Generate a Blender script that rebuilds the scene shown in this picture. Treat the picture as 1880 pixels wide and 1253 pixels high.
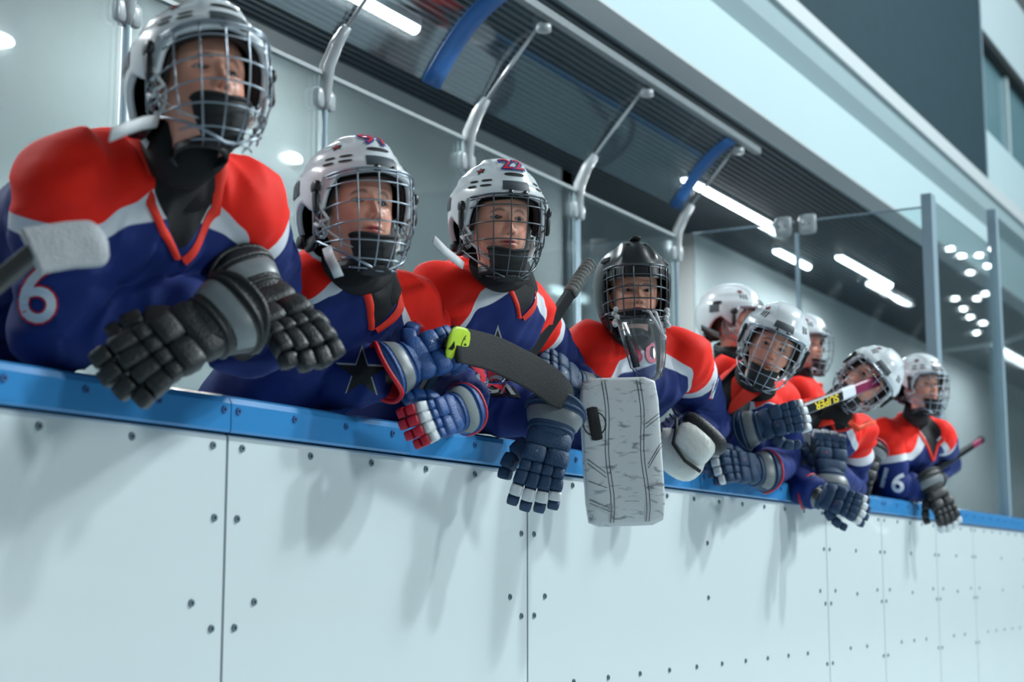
import bpy, bmesh, math, random
import numpy as np
from mathutils import Vector, Matrix, noise
from mathutils.bvhtree import BVHTree
random.seed(7); np.random.seed(7)
for o in list(bpy.data.objects): bpy.data.objects.remove(o)
SC = bpy.context.scene
COL = SC.collection

# ------------------------------------------------------------------ camera, world, light, exposure
YAW, PITCH, FPX = math.radians(29.51), math.radians(8.589), 2900.0
CAM = np.array([0.0, -2.05, 0.78])
FV = np.array([math.cos(YAW)*math.cos(PITCH), math.sin(YAW)*math.cos(PITCH), math.sin(PITCH)])
RV = np.array([math.sin(YAW), -math.cos(YAW), 0.0])
UV = np.cross(RV, FV)
cd = bpy.data.cameras.new('camera'); co = bpy.data.objects.new('camera', cd); COL.objects.link(co)
co.matrix_world = Matrix(((RV[0], UV[0], -FV[0], CAM[0]), (RV[1], UV[1], -FV[1], CAM[1]), (RV[2], UV[2], -FV[2], CAM[2]), (0, 0, 0, 1)))
cd.sensor_width = 36.0; cd.lens = 36.0*FPX/1880.0; cd.clip_start = 0.05; cd.clip_end = 200
cd.dof.use_dof = True; cd.dof.focus_distance = 4.05; cd.dof.aperture_fstop = 3.2
SC.camera = co
W = bpy.data.worlds.new('world'); SC.world = W; W.use_nodes = True
W.node_tree.nodes['Background'].inputs[0].default_value = (0.66, 0.84, 0.90, 1)
W.node_tree.nodes['Background'].inputs[1].default_value = 0.18
SC.view_settings.view_transform = 'Standard'; SC.view_settings.look = 'None'
SC.view_settings.exposure = -0.08; SC.view_settings.gamma = 1.0; SC.view_settings.use_curve_mapping = False

def area(loc, tgt, size, power, col, sy=None):
    d = bpy.data.lights.new('hall_and_fill_light', 'AREA'); d.energy = power; d.color = col
    d.shape = 'RECTANGLE' if sy else 'DISK'; d.size = size
    if sy: d.size_y = sy
    o = bpy.data.objects.new('hall_and_fill_light', d); COL.objects.link(o); o.location = loc
    o.rotation_euler = (Vector(tgt)-Vector(loc)).to_track_quat('-Z', 'Y').to_euler()
    return o
COOL = (0.87, 0.97, 1.0)
area((8.5, -5.5, 8.0), (4.5, 0, 1.2), 0.6, 460, COOL)
area((12.5, -6.5, 9.0), (7.5, 0, 1.2), 0.6, 640, COOL)
area((5.0, -20.0, 9.0), (6.5, 2.7, 2.2), 4.0, 1500, COOL)  # added fill light, brightens the bench back wall and the faces
area((14.0, -17.0, 12.0), (16, -28, 0), 4.0, 2200, COOL)  # added light aimed at the far boards to brighten their reflection
area((17, -9.0, 13.0), (11, 0, 1.2), 3.0, 1500, COOL)

def at(x, y, Y):
    d = FV + RV*(x-940)/FPX - UV*(y-626.5)/FPX
    return CAM + d*(Y-CAM[1])/d[1]
def atz(x, y, Z):
    d = FV + RV*(x-940)/FPX - UV*(y-626.5)/FPX
    return CAM + d*(Z-CAM[2])/d[2]
def cdir(r, u, t):                      # direction from right / up / towards-camera amounts
    v = r*RV + u*np.array([0, 0, 1.0]) - t*np.array([math.cos(YAW), math.sin(YAW), 0])
    return v/np.linalg.norm(v)
def nrm(v): v = np.asarray(v, float); return v/np.linalg.norm(v)

# ------------------------------------------------------------------ materials
def srgb(r, g, b):
    f = lambda c: ((c/255+0.055)/1.055)**2.4 if c/255 > 0.04045 else c/255/12.92
    return (f(r), f(g), f(b), 1)
def mat(name, col, rough=0.5, metal=0.0, var=0.06, scale=30, bump=0.0, bscale=200, coat=0.0, emit=None, es=0, sss=0.0, spec=0.5):
    m = bpy.data.materials.new(name); m.use_nodes = True; nt = m.node_tree; p = nt.nodes['Principled BSDF']
    p.inputs['Roughness'].default_value = rough; p.inputs['Metallic'].default_value = metal
    p.inputs['Coat Weight'].default_value = coat; p.inputs['Specular IOR Level'].default_value = spec
    if sss: p.inputs['Subsurface Weight'].default_value = sss; p.inputs['Subsurface Scale'].default_value = 0.006; p.inputs['Subsurface Radius'].default_value = (1, .35, .2)
    if emit: p.inputs['Emission Color'].default_value = emit; p.inputs['Emission Strength'].default_value = es
    tc = nt.nodes.new('ShaderNodeTexCoord')
    nz = nt.nodes.new('ShaderNodeTexNoise'); nz.inputs['Scale'].default_value = scale; nz.inputs['Detail'].default_value = 4
    nt.links.new(tc.outputs['Object'], nz.inputs['Vector'])
    mx = nt.nodes.new('ShaderNodeMix'); mx.data_type = 'RGBA'
    mx.inputs[6].default_value = tuple(c*(1-var) for c in col[:3])+(1,); mx.inputs[7].default_value = tuple(min(1, c*(1+var)) for c in col[:3])+(1,)
    nt.links.new(nz.outputs['Fac'], mx.inputs[0]); nt.links.new(mx.outputs[2], p.inputs['Base Color'])
    if bump:
        n2 = nt.nodes.new('ShaderNodeTexNoise'); n2.inputs['Scale'].default_value = bscale; n2.inputs['Detail'].default_value = 3
        nt.links.new(tc.outputs['Object'], n2.inputs['Vector'])
        b = nt.nodes.new('ShaderNodeBump'); b.inputs['Strength'].default_value = bump; b.inputs['Distance'].default_value = 0.01
        nt.links.new(n2.outputs['Fac'], b.inputs['Height']); nt.links.new(b.outputs['Normal'], p.inputs['Normal'])
    return m
def glass_mat(name, tint, refl=1.0, rough=0.03, haze=0.0):
    m = bpy.data.materials.new(name); m.use_nodes = True; nt = m.node_tree; nt.nodes.clear()
    out = nt.nodes.new('ShaderNodeOutputMaterial'); t = nt.nodes.new('ShaderNodeBsdfTransparent'); t.inputs[0].default_value = tint
    g = nt.nodes.new('ShaderNodeBsdfGlossy'); g.inputs['Roughness'].default_value = rough; g.inputs[0].default_value = (1, 1, 1, 1)
    fr = nt.nodes.new('ShaderNodeFresnel'); fr.inputs[0].default_value = 1.45
    mu = nt.nodes.new('ShaderNodeMath'); mu.operation = 'MULTIPLY'; mu.inputs[1].default_value = refl
    mx = nt.nodes.new('ShaderNodeMixShader'); nt.links.new(fr.outputs[0], mu.inputs[0]); nt.links.new(mu.outputs[0], mx.inputs[0])
    src = t
    if haze:
        d = nt.nodes.new('ShaderNodeBsdfDiffuse'); d.inputs[0].default_value = (.75, .82, .85, 1)
        nz = nt.nodes.new('ShaderNodeTexNoise'); nz.inputs['Scale'].default_value = 3.0; nz.inputs['Detail'].default_value = 5
        tc = nt.nodes.new('ShaderNodeTexCoord'); nt.links.new(tc.outputs['Object'], nz.inputs['Vector'])
        m2 = nt.nodes.new('ShaderNodeMath'); m2.operation = 'MULTIPLY'; m2.inputs[1].default_value = haze*2
        nt.links.new(nz.outputs['Fac'], m2.inputs[0])
        m3 = nt.nodes.new('ShaderNodeMixShader'); nt.links.new(m2.outputs[0], m3.inputs[0]); nt.links.new(t.outputs[0], m3.inputs[1]); nt.links.new(d.outputs[0], m3.inputs[2]); src = m3
    nt.links.new(src.outputs[0], mx.inputs[1]); nt.links.new(g.outputs[0], mx.inputs[2]); nt.links.new(mx.outputs[0], out.inputs[0])
    return m
M = {}
M['white_shell'] = mat('white_shell', srgb(216, 222, 226), .26, var=.03, scale=12, coat=.5)
M['black_shell'] = mat('black_shell', srgb(34, 38, 42), .33, var=.15, scale=14, bump=.05, bscale=60)
M['black_plastic'] = mat('black_plastic', srgb(18, 21, 24), .38, var=.1)
M['black_rubber'] = mat('black_rubber', srgb(20, 22, 25), .7, var=.2)
M['dark_hole'] = mat('dark_hole', srgb(14, 17, 20), .8)
M['black_cloth'] = mat('black_cloth', srgb(15, 17, 21), .9, var=.25, scale=80, bump=.25, bscale=300)
M['grey_label'] = mat('grey_label', srgb(58, 68, 76), .55, var=.12, scale=40)
M['chrome'] = mat('chrome', srgb(150, 160, 170), .28, metal=.9, var=.05)
M['dark_wire'] = mat('dark_wire', srgb(88, 94, 100), .3, metal=.85, var=.05)
M['strap'] = mat('strap', srgb(190, 192, 194), .6, var=.1, scale=60, bump=.2, bscale=400)
M['clear_plastic'] = glass_mat('clear_plastic', (.86, .9, .92, 1), 1.2, .08, haze=.06)
M['pane_glass'] = glass_mat('pane_glass', (.88, .94, .95, 1), .6, .02, haze=.012)
M['canopy_plastic'] = glass_mat('canopy_plastic', (.86, .90, .92, 1), .16, .05, haze=.006)
M['white_frame'] = mat('white_frame', srgb(196, 200, 202), .4, var=.05)
M['alu'] = mat('alu', srgb(138, 158, 170), .45, metal=.3, var=.05)
M['clear_bracket'] = mat('clear_bracket', srgb(160, 167, 170), .3, var=.1, coat=.3)
M['blue_trim'] = mat('blue_trim', srgb(16, 86, 150), .5)
M['hair_brown'] = mat('hair_brown', srgb(92, 66, 46), .6, var=.3, scale=90, bump=.5, bscale=250)
M['eye_white'] = mat('eye_white', srgb(205, 200, 198), .15, var=.02)
M['skin_ear'] = mat('skin_ear', srgb(205, 140, 118), .5, sss=.1)
M['g_navy'] = mat('g_navy', srgb(30, 60, 92), .62, var=.15, scale=25, bump=.25, bscale=220)
M['g_blue'] = mat('g_blue', srgb(24, 72, 134), .55, var=.12, scale=25, bump=.2, bscale=220)
M['g_black'] = mat('g_black', srgb(27, 31, 34), .45, var=.2, scale=25, bump=.25, bscale=200)
M['g_grey'] = mat('g_grey', srgb(112, 120, 124), .4, var=.25, scale=35)
M['g_red'] = mat('g_red', srgb(196, 14, 30), .6, var=.1, bump=.15)
M['g_crimson'] = mat('g_crimson', srgb(178, 10, 44), .5, var=.1, bump=.15)
M['g_white'] = mat('g_white', srgb(205, 210, 214), .5, var=.12, scale=60, bump=.1)
M['g_dark'] = mat('g_dark', srgb(14, 18, 26), .8)
M['g_palm'] = mat('g_palm', srgb(120, 130, 132), .8, var=.15)
M['col_red'] = mat('col_red', srgb(226, 42, 20), .75, var=.05, bump=.2, bscale=500)
M['num_white'] = mat('num_white', srgb(200, 206, 214), .7, var=.05)
M['num_red'] = mat('num_red', srgb(200, 22, 46), .7, var=.05)
M['num_pink'] = mat('num_pink', srgb(205, 30, 80), .6, var=.05)
M['num_blue'] = mat('num_blue', srgb(30, 60, 140), .6, var=.05)
M['num_black'] = mat('num_black', srgb(8, 9, 12), .7, var=.05)
M['num_silver'] = mat('num_silver', srgb(150, 158, 164), .6, var=.15)
M['yellow'] = mat('yellow', srgb(226, 200, 40), .5)
M['lime'] = mat('lime', srgb(176, 206, 40), .5, var=.15, scale=60)
M['shaft_black'] = mat('shaft_black', srgb(22, 24, 27), .3, var=.15)
M['shaft_purple'] = mat('shaft_purple', srgb(118, 20, 64), .4, var=.15)
M['tape_black'] = mat('tape_black', srgb(24, 26, 28), .85, var=.35, scale=50, bump=.4, bscale=300)
M['tape_grey'] = mat('tape_grey', srgb(96, 98, 96), .85, var=.45, scale=40, bump=.6, bscale=150)
M['tape_white'] = mat('tape_white', srgb(158, 162, 166), .8, var=.25, scale=35, bump=.3, bscale=200)
M['pants'] = mat('pants', srgb(14, 18, 34), .8)
M['screw'] = mat('screw', srgb(120, 138, 146), .4, metal=.6)
M['screw_blue'] = mat('screw_blue', srgb(26, 84, 140), .5)
M['orange'] = mat('orange', srgb(235, 70, 30), .6)

def attr_skin(name):
    m = bpy.data.materials.new(name); m.use_nodes = True; nt = m.node_tree; p = nt.nodes['Principled BSDF']
    a = nt.nodes.new('ShaderNodeAttribute'); a.attribute_name = 'tone'
    nt.links.new(a.outputs['Color'], p.inputs['Base Color']); p.inputs['Roughness'].default_value = .45
    p.inputs['Subsurface Weight'].default_value = .12; p.inputs['Subsurface Scale'].default_value = .006; p.inputs['Subsurface Radius'].default_value = (1, .35, .2)
    nz = nt.nodes.new('ShaderNodeTexNoise'); nz.inputs['Scale'].default_value = 500; b = nt.nodes.new('ShaderNodeBump'); b.inputs['Strength'].default_value = .08
    b.inputs['Distance'].default_value = .003
    tc = nt.nodes.new('ShaderNodeTexCoord'); nt.links.new(tc.outputs['Object'], nz.inputs['Vector'])
    nt.links.new(nz.outputs['Fac'], b.inputs['Height']); nt.links.new(b.outputs['Normal'], p.inputs['Normal'])
    return m
M['skin'] = attr_skin('skin')

def jersey_mat():
    m = bpy.data.materials.new('jersey_cloth'); m.use_nodes = True; nt = m.node_tree; p = nt.nodes['Principled BSDF']
    N = nt.nodes.new; L = nt.links.new
    a = N('ShaderNodeAttribute'); a.attribute_name = 'yoke'
    v = N('ShaderNodeAttribute'); v.attribute_name = 'vneck'
    tc = N('ShaderNodeTexCoord')
    def gt(src, val):
        k = N('ShaderNodeMapRange'); k.inputs[1].default_value = val-.0012; k.inputs[2].default_value = val+.0012; L(src, k.inputs[0]); return k.outputs[0]
    def mix(f, A, B):
        k = N('ShaderNodeMix'); k.data_type = 'RGBA'; L(f, k.inputs[0])
        for s, c in ((6, A), (7, B)):
            if isinstance(c, tuple): k.inputs[s].default_value = c
            else: L(c, k.inputs[s])
        return k.outputs[2]
    nz = N('ShaderNodeTexNoise'); nz.inputs['Scale'].default_value = 9; L(tc.outputs['Object'], nz.inputs['Vector'])
    red = mix(nz.outputs['Fac'], srgb(232, 18, 4), srgb(244, 36, 12)); blue = mix(nz.outputs['Fac'], srgb(5, 26, 84), srgb(9, 42, 116))
    c1 = mix(gt(a.outputs['Fac'], 0.0), red, srgb(205, 210, 218))
    c2 = mix(gt(a.outputs['Fac'], 0.032), c1, blue)
    c3 = mix(gt(v.outputs['Fac'], 0.0), srgb(14, 16, 20), c2)
    L(c3, p.inputs['Base Color']); p.inputs['Roughness'].default_value = .72; p.inputs['Sheen Weight'].default_value = .02; p.inputs['Specular IOR Level'].default_value = .3
    vo = N('ShaderNodeTexVoronoi'); vo.inputs['Scale'].default_value = 420; L(tc.outputs['Object'], vo.inputs['Vector'])
    b = N('ShaderNodeBump'); b.inputs['Strength'].default_value = .18; b.inputs['Distance'].default_value = .002; L(vo.outputs['Distance'], b.inputs['Height']); L(b.outputs['Normal'], p.inputs['Normal'])
    return m
M['jersey'] = jersey_mat()

def iris_mat():
    m = bpy.data.materials.new('iris'); m.use_nodes = True; nt = m.node_tree; p = nt.nodes['Principled BSDF']
    a = nt.nodes.new('ShaderNodeAttribute'); a.attribute_name = 'tone'; nt.links.new(a.outputs['Color'], p.inputs['Base Color'])
    p.inputs['Roughness'].default_value = .08; return m
M['eye'] = iris_mat()

# ------------------------------------------------------------------ mesh helpers
class Ms:
    def __init__(s): s.v = []; s.f = []; s.m = []; s.n = 0
    def add(s, V, F, mi=0):
        V = np.asarray(V, float).reshape(-1, 3); s.v.append(V); s.f += [tuple(int(i)+s.n for i in f) for f in F]; s.m += [mi]*len(F); s.n += len(V); return s
    def xf(s, fn): s.v = [fn(v) for v in s.v]; return s
    def V(s): return np.concatenate(s.v) if s.v else np.zeros((0, 3))
def grid_faces(a, b, wrap=False):
    F = []
    for i in range(a-1):
        for j in range(b-1 if not wrap else b):
            k = (j+1) % b; F.append((i*b+j, i*b+k, (i+1)*b+k, (i+1)*b+j))
    return F
def build(name, ms, mats, parent=None, org=None, smooth=True, tris=False, kind=None, label=None):
    """links one mesh; vertices are world coordinates, stored relative to the root's base"""
    if isinstance(mats, str): mats = [mats]
    V = ms.V(); o0 = np.array(org if org is not None else (parent['_o'] if parent is not None else (0, 0, 0)), float)
    me = bpy.data.meshes.new(name); me.from_pydata((V-o0).tolist(), [], ms.f)
    for k in mats: me.materials.append(M[k])
    if len(mats) > 1: me.polygons.foreach_set('material_index', ms.m)
    if smooth: me.polygons.foreach_set('use_smooth', [True]*len(me.polygons))
    me.update()
    o = bpy.data.objects.new(name, me); COL.objects.link(o)
    if parent is not None: o.parent = parent
    else: o.location = o0
    o['_o'] = [float(x) for x in o0]
    if kind: o['kind'] = kind
    if label: o['label'] = label
    return o
def thing(name, loc, label, cat, group=None, kind=None):
    o = bpy.data.objects.new(name, None); COL.objects.link(o); o.location = loc; o['_o'] = [float(x) for x in loc]; o.empty_display_size = .1
    if label: o['label'] = label
    if cat: o['category'] = cat
    if group: o['group'] = group
    if kind: o['kind'] = kind
    return o
def tag(o, label, cat, group=None):
    o['label'] = label; o['category'] = cat
    if group: o['group'] = group
    return o
def box(ms, lo, hi, mi=0):
    x0, y0, z0 = lo; x1, y1, z1 = hi
    V = [(x0, y0, z0), (x1, y0, z0), (x1, y1, z0), (x0, y1, z0), (x0, y0, z1), (x1, y0, z1), (x1, y1, z1), (x0, y1, z1)]
    ms.add(V, [(0, 3, 2, 1), (4, 5, 6, 7), (0, 1, 5, 4), (1, 2, 6, 5), (2, 3, 7, 6), (3, 0, 4, 7)], mi); return ms
def frames(P):
    P = np.asarray(P, float); n = len(P); T = np.zeros_like(P); T[1:-1] = P[2:]-P[:-2]; T[0] = P[1]-P[0]; T[-1] = P[-1]-P[-2]
    T /= np.linalg.norm(T, axis=1)[:, None]+1e-12
    a = np.array([0, 0, 1.0]) if abs(T[0][2]) < .9 else np.array([1.0, 0, 0]); u = nrm(np.cross(T[0], a)); U = [u]
    for i in range(1, n):
        u = U[-1]-T[i]*np.dot(U[-1], T[i]); U.append(nrm(u))
    U = np.array(U); return T, U, np.cross(T, U)
def tube(ms, P, r, n=6, mi=0, ry=None, up=None, caps=True):
    P = np.asarray(P, float); T, U, B = frames(P)
    if up is not None:
        up = np.asarray(up, float); U = np.array([nrm(up-t*np.dot(up, t)) for t in T]); B = np.cross(T, U)
    r = np.broadcast_to(np.asarray(r, float), (len(P),)); ry = r if ry is None else np.broadcast_to(np.asarray(ry, float), (len(P),))
    th = np.arange(n)*2*math.pi/n
    V = P[:, None]+U[:, None]*(np.cos(th)[None, :, None]*r[:, None, None])+B[:, None]*(np.sin(th)[None, :, None]*ry[:, None, None])
    F = grid_faces(len(P), n, True)
    if caps: F += [tuple(range(n-1, -1, -1)), tuple((len(P)-1)*n+i for i in range(n))]
    ms.add(V.reshape(-1, 3), F, mi); return ms
_pc = {}
def unit_pad(k=4.0, n=4):
    if (k, n) in _pc: return _pc[(k, n)]
    idx = {}; V = []; F = []
    def vid(p):
        key = tuple(np.round(p, 5))
        if key not in idx:
            q = np.array(p, float); q = q/(np.sum(np.abs(q)**k)**(1/k)); idx[key] = len(V); V.append(q)
        return idx[key]
    g = np.tan(np.linspace(-1, 1, n+1)*math.pi/4*.92)/math.tan(math.pi/4*.92)
    for ax in range(3):
        for sg in (-1, 1):
            for i in range(n):
                for j in range(n):
                    c = []
                    for a, b in ((i, j), (i+1, j), (i+1, j+1), (i, j+1)):
                        p = [0, 0, 0]; p[ax] = sg; p[(ax+1) % 3] = g[a]; p[(ax+2) % 3] = g[b]; c.append(vid(p))
                    F.append(tuple(c) if sg > 0 else tuple(reversed(c)))
    _pc[(k, n)] = (np.array(V), F); return _pc[(k, n)]
def pad(ms, c, ax, half, mi=0, k=4.0, n=4):
    V, F = unit_pad(k, n); A = np.array(ax, float); H = np.array(half, float)
    ms.add(np.asarray(c)+(V*H)@A, F, mi); return ms
def text_mesh(s, size=1.0, bold=0.0, cuts=2, shear=0.0):
    c = bpy.data.curves.new('t', 'FONT'); c.body = s; c.size = size; c.align_x = 'CENTER'; c.align_y = 'CENTER'; c.offset = bold; c.shear = shear; c.resolution_u = 4
    o = bpy.data.objects.new('t', c); COL.objects.link(o); dg = bpy.context.evaluated_depsgraph_get()
    me = bpy.data.meshes.new_from_object(o.evaluated_get(dg)); bm = bmesh.new(); bm.from_mesh(me)
    bmesh.ops.triangulate(bm, faces=bm.faces)
    if cuts: bmesh.ops.subdivide_edges(bm, edges=bm.edges, cuts=cuts)
    V = np.array([v.co[:] for v in bm.verts]); F = [tuple(v.index for v in f.verts) for f in bm.faces]
    bm.free(); bpy.data.objects.remove(o); bpy.data.curves.remove(c); bpy.data.meshes.remove(me); return V, F
def ss(a, b, x): t = np.clip((x-a)/(b-a), 0, 1); return t*t*(3-2*t)

# ------------------------------------------------------------------ the setting
BX0, BX1 = -1.0, 24.0
SEAMS = [-0.01, 1.23, 2.466, 3.705, 6.183, 6.95, 7.874, 8.633, 9.93, 11.2, 12.45, 13.7, 16.2, 18.7, 21.2, 24.0]
def board_mat():
    m = mat('board_white', srgb(205, 214, 216), .09, var=.02, scale=3, coat=.2, spec=.45)
    nt = m.node_tree; p = nt.nodes['Principled BSDF']; base = p.inputs['Base Color'].links[0].from_socket
    tc = nt.nodes.new('ShaderNodeTexCoord'); mp = nt.nodes.new('ShaderNodeMapping'); mp.inputs['Scale'].default_value = (14, 1, 40); mp.inputs['Rotation'].default_value = (0, .5, 0)
    nz = nt.nodes.new('ShaderNodeTexNoise'); nz.inputs['Scale'].default_value = 1.3; nz.inputs['Detail'].default_value = 6
    nt.links.new(tc.outputs['Object'], mp.inputs[0]); nt.links.new(mp.outputs[0], nz.inputs['Vector'])
    r = nt.nodes.new('ShaderNodeMapRange'); r.inputs[1].default_value = .74; r.inputs[2].default_value = .80; r.inputs[4].default_value = .6; nt.links.new(nz.outputs['Fac'], r.inputs[0])
    mx = nt.nodes.new('ShaderNodeMix'); mx.data_type = 'RGBA'; nt.links.new(r.outputs[0], mx.inputs[0]); nt.links.new(base, mx.inputs[6]); mx.inputs[7].default_value = srgb(110, 125, 132)
    nt.links.new(mx.outputs[2], p.inputs['Base Color'])
    return m
M['board'] = board_mat()
M['cap'] = mat('cap_blue', srgb(56, 130, 188), .16, var=.06, scale=5, coat=.3)
M['seam'] = mat('seam_dark', srgb(40, 50, 66), .6)
boards = thing('dasher_boards', (0, 0, 0), 'white rink boards with a blue cap rail and visible screws', None, kind='structure')
for a, b in zip(SEAMS[:-1], SEAMS[1:]):
    ms = Ms(); g = .004
    prof = [(.0, 0), (.0, 1.062), (.004, 1.067), (.02, 1.067), (.02, 0)]
    V = [(a+g, y, z) for y, z in prof]+[(b-g, y, z) for y, z in prof]
    ms.add(V, [(0, 1, 2, 3, 4)]+[tuple(reversed((5, 6, 7, 8, 9)))]+[(i, i+5, (i+1) % 5+5, (i+1) % 5) for i in range(5)])
    build('panel', ms, 'board', boards, smooth=False)
ms = Ms(); box(ms, (BX0, .021, 0), (BX1, .11, 1.068)); build('core', ms, 'seam', boards, smooth=False)
capj = [-1.0, 2.458, 6.95, 9.93, 13.7, 18.7, 24.0]
for a, b in zip(capj[:-1], capj[1:]):
    ms = Ms(); c = [(-.012, 1.070), (-.014, 1.075), (-.014, 1.128), (-.008, 1.140), (.004, 1.146), (.10, 1.146), (.125, 1.138), (.13, 1.12), (.13, 1.07)]
    n = len(c); V = [(a+.0015, y, z) for y, z in c]+[(b-.0015, y, z) for y, z in c]
    ms.add(V, [tuple(range(n)), tuple(range(2*n-1, n-1, -1))]+[(i, i+n, (i+1) % n+n, (i+1) % n) for i in range(n)])
    o = build('cap_rail', ms, 'cap', boards, smooth=False)
def screw_mesh(mk):
    ms = Ms(); th = np.arange(12)*math.pi/6; rr = [(.0, -.002), (.0028, -.002), (.0032, -.0035), (.0072, -.0036), (.0082, -.0005)]
    V = [(0, -.0015, 0)]
    for r, y in rr[1:]: V += [(r*math.cos(t), y, r*math.sin(t)) for t in th]
    F = [(0, 1+(i+1) % 12, 1+i) for i in range(12)]
    for k in range(3): F += [(1+k*12+i, 1+k*12+(i+1) % 12, 13+k*12+(i+1) % 12, 13+k*12+i) for i in range(12)]
    me = bpy.data.meshes.new('screw'); me.from_pydata(V, [], F); me.materials.append(M[mk]); me.materials.append(M['dark_hole'])
    for p in me.polygons:
        if p.index < 12: p.material_index = 1
    return me
sm, sb = screw_mesh('screw'), screw_mesh('screw_blue')
spots = []
for a, b in zip(SEAMS[:-1], SEAMS[1:]):
    if b < 1.2 or a > 13.5: continue
    w = b-a; k = max(2, round(w/.235)); xs = [a+.045+(w-.09)*i/k for i in range(k+1)]
    spots += [(x, 1.042) for x in xs]
    for x in (a+.035, b-.035): spots += [(x+(.06 if x < (a+b)/2 else -.06), .735), (x, .90), (x, .685), (x, .45)]
    if a > 3: spots += [(x, .50) for x in xs[1:-1]] + [((a+b)/2, .9), ((a+b)/2, .72)]
for x, z in spots:
    o = bpy.data.objects.new('screw', sm); COL.objects.link(o); o.parent = boards; o.location = (x, 0, z)
for a, b in zip(capj[:4], capj[1:5]):
    k = round((b-a)/.19)
    for i in range(k+1):
        o = bpy.data.objects.new('cap_screw', sb); COL.objects.link(o); o.parent = boards; o.location = (a+.022+(b-a-.044)*i/k, -.0135, 1.114)

def ice_mat():
    m = mat('ice', srgb(200, 214, 220), .12, var=.03, scale=1.5, coat=.3); return m
M['ice'] = ice_mat()
ms = Ms(); box(ms, (-12, -28, -.05), (45, 0, 0)); build('floor_ice', ms, 'ice', smooth=False, kind='structure')
M['benchfloor'] = mat('bench_rubber', srgb(92, 96, 104), .8, var=.1, bump=.2)
ms = Ms(); box(ms, (-2, .12, .0), (30, 2.73, .2)); build('floor', ms, 'benchfloor', smooth=False, kind='structure')
M['far_board'] = mat('far_board', srgb(216, 224, 228), .3)
M['kick'] = mat('kick_orange', srgb(236, 150, 96), .4)
fb = thing('far_boards', (0, -28, 0), 'white boards with an orange kick strip across the rink', None, kind='structure')
ms = Ms(); box(ms, (-12, -28.1, .2), (45, -28.0, 1.1)); build('panel', ms, 'far_board', fb, smooth=False)
ms = Ms(); box(ms, (-12, -28.12, .0), (45, -27.98, .2)); build('kick_strip', ms, 'kick', fb, smooth=False)
M['hallwall'] = mat('hall_wall', srgb(120, 136, 142), .8, var=.05, scale=.5)
ms = Ms(); box(ms, (-12, -36, 0), (45, -35.8, 12)); build('wall_far', ms, 'hallwall', smooth=False, kind='structure')
M['endwall'] = mat('end_wall', srgb(138, 160, 166), .8, var=.05, scale=.4)
ms = Ms(); box(ms, (45, -36, 0), (45.2, 14, 14)); build('wall_end', ms, 'endwall', smooth=False, kind='structure')
# bench back wall, recess, ceiling
M['wallp'] = mat('wall_plaster', srgb(172, 178, 178), .6, var=.03, scale=2, bump=.03)
YW, ZC = 2.73, 3.5
ms = Ms(); box(ms, (-2, YW, .2), (9.27, YW+.15, ZC+.1)); build('wall_back', ms, 'wallp', smooth=False, kind='structure')
ms = Ms(); box(ms, (9.12, YW, .2), (9.27, 5.4, ZC+.1)); box(ms, (9.12, 5.3, .2), (11.5, 5.5, ZC+.1)); build('wall_recess', ms, 'wallp', smooth=False, kind='structure')
M['wall_grey'] = mat('wall_shadow_grey', srgb(150, 154, 156), .7, var=.04, scale=3)
ms = Ms(); box(ms, (11.38, YW, .2), (11.53, 5.4, ZC)); box(ms, (11.53, YW, .2), (26, YW+.15, ZC+.1)); build('wall_right', ms, 'wallp', smooth=False, kind='structure')
M['ceil_dark'] = mat('ceiling_dark', srgb(14, 18, 21), .7, var=.2, scale=4)
M['slat_dark'] = mat('slat_dark', srgb(66, 79, 86), .5, var=.1, scale=8)
ceil = thing('ceiling', (0, 0, 0), 'dark slatted grille ceiling over the bench', None, kind='structure')
ms = Ms(); box(ms, (-2, 1.31, ZC+.09), (26, 5.6, ZC+.16)); build('ceiling_board', ms, 'ceil_dark', ceil, smooth=False)
ms = Ms(); box(ms, (-2, 1.30, ZC), (26, 1.316, ZC+.07)); sl = None
y = 1.30
while y < 5.3:
    if sl is None:
        sl = build('slat', ms, 'slat_dark', ceil, smooth=False); y += .052; continue
    o = sl.copy(); COL.objects.link(o); o.parent = ceil; o.location = (0, y-1.30, 0)
    if y > YW: o.location.x = 11.1; o.scale.x = 1; o.location.x = 0
    y += .052
ms = Ms()
for i in range(85): box(ms, (3.5+i*.18, 1.30, ZC+.05), (3.510+i*.18, 5.3, ZC+.085))
build('cross_bar', ms, 'slat_dark', ceil, smooth=False, kind='stuff')
# balcony beam: straight fascia that turns away at the far end
def path():
    P = [(x, 0.0) for x in np.linspace(-2, 17, 20)]
    for a in np.linspace(0, 70, 14)[1:]:
        t = math.radians(a); P.append((17+3.2*math.sin(t), 3.2*(1-math.cos(t))))
    P.append((P[-1][0]+1.5, P[-1][1]+4)); return np.array(P)
PB = path(); TB = np.gradient(PB, axis=0); TB /= np.linalg.norm(TB, axis=1)[:, None]; NB = np.stack([-TB[:, 1], TB[:, 0]], 1)
def sweep(ms, prof, mi=0):
    V = []
    for p, nn in zip(PB, NB):
        for y, z in prof: V.append((p[0]+nn[0]*y, p[1]+nn[1]*y, z))
    ms.add(V, grid_faces(len(PB), len(prof), True), mi); ms.f.append(tuple(range(ms.n-len(V), ms.n-len(V)+len(prof)))); ms.m.append(mi)
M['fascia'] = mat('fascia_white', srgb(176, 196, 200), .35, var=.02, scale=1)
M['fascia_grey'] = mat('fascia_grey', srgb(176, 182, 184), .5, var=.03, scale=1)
beam = thing('balcony_beam', (0, 0, 0), 'long white balcony beam running above the bench', None, kind='structure')
ms = Ms(); sweep(ms, [(1.12, 3.505), (1.12, 3.96), (1.30, 3.96), (1.30, 3.505)]); build('fascia', ms, 'fascia', beam, smooth=False)
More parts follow.
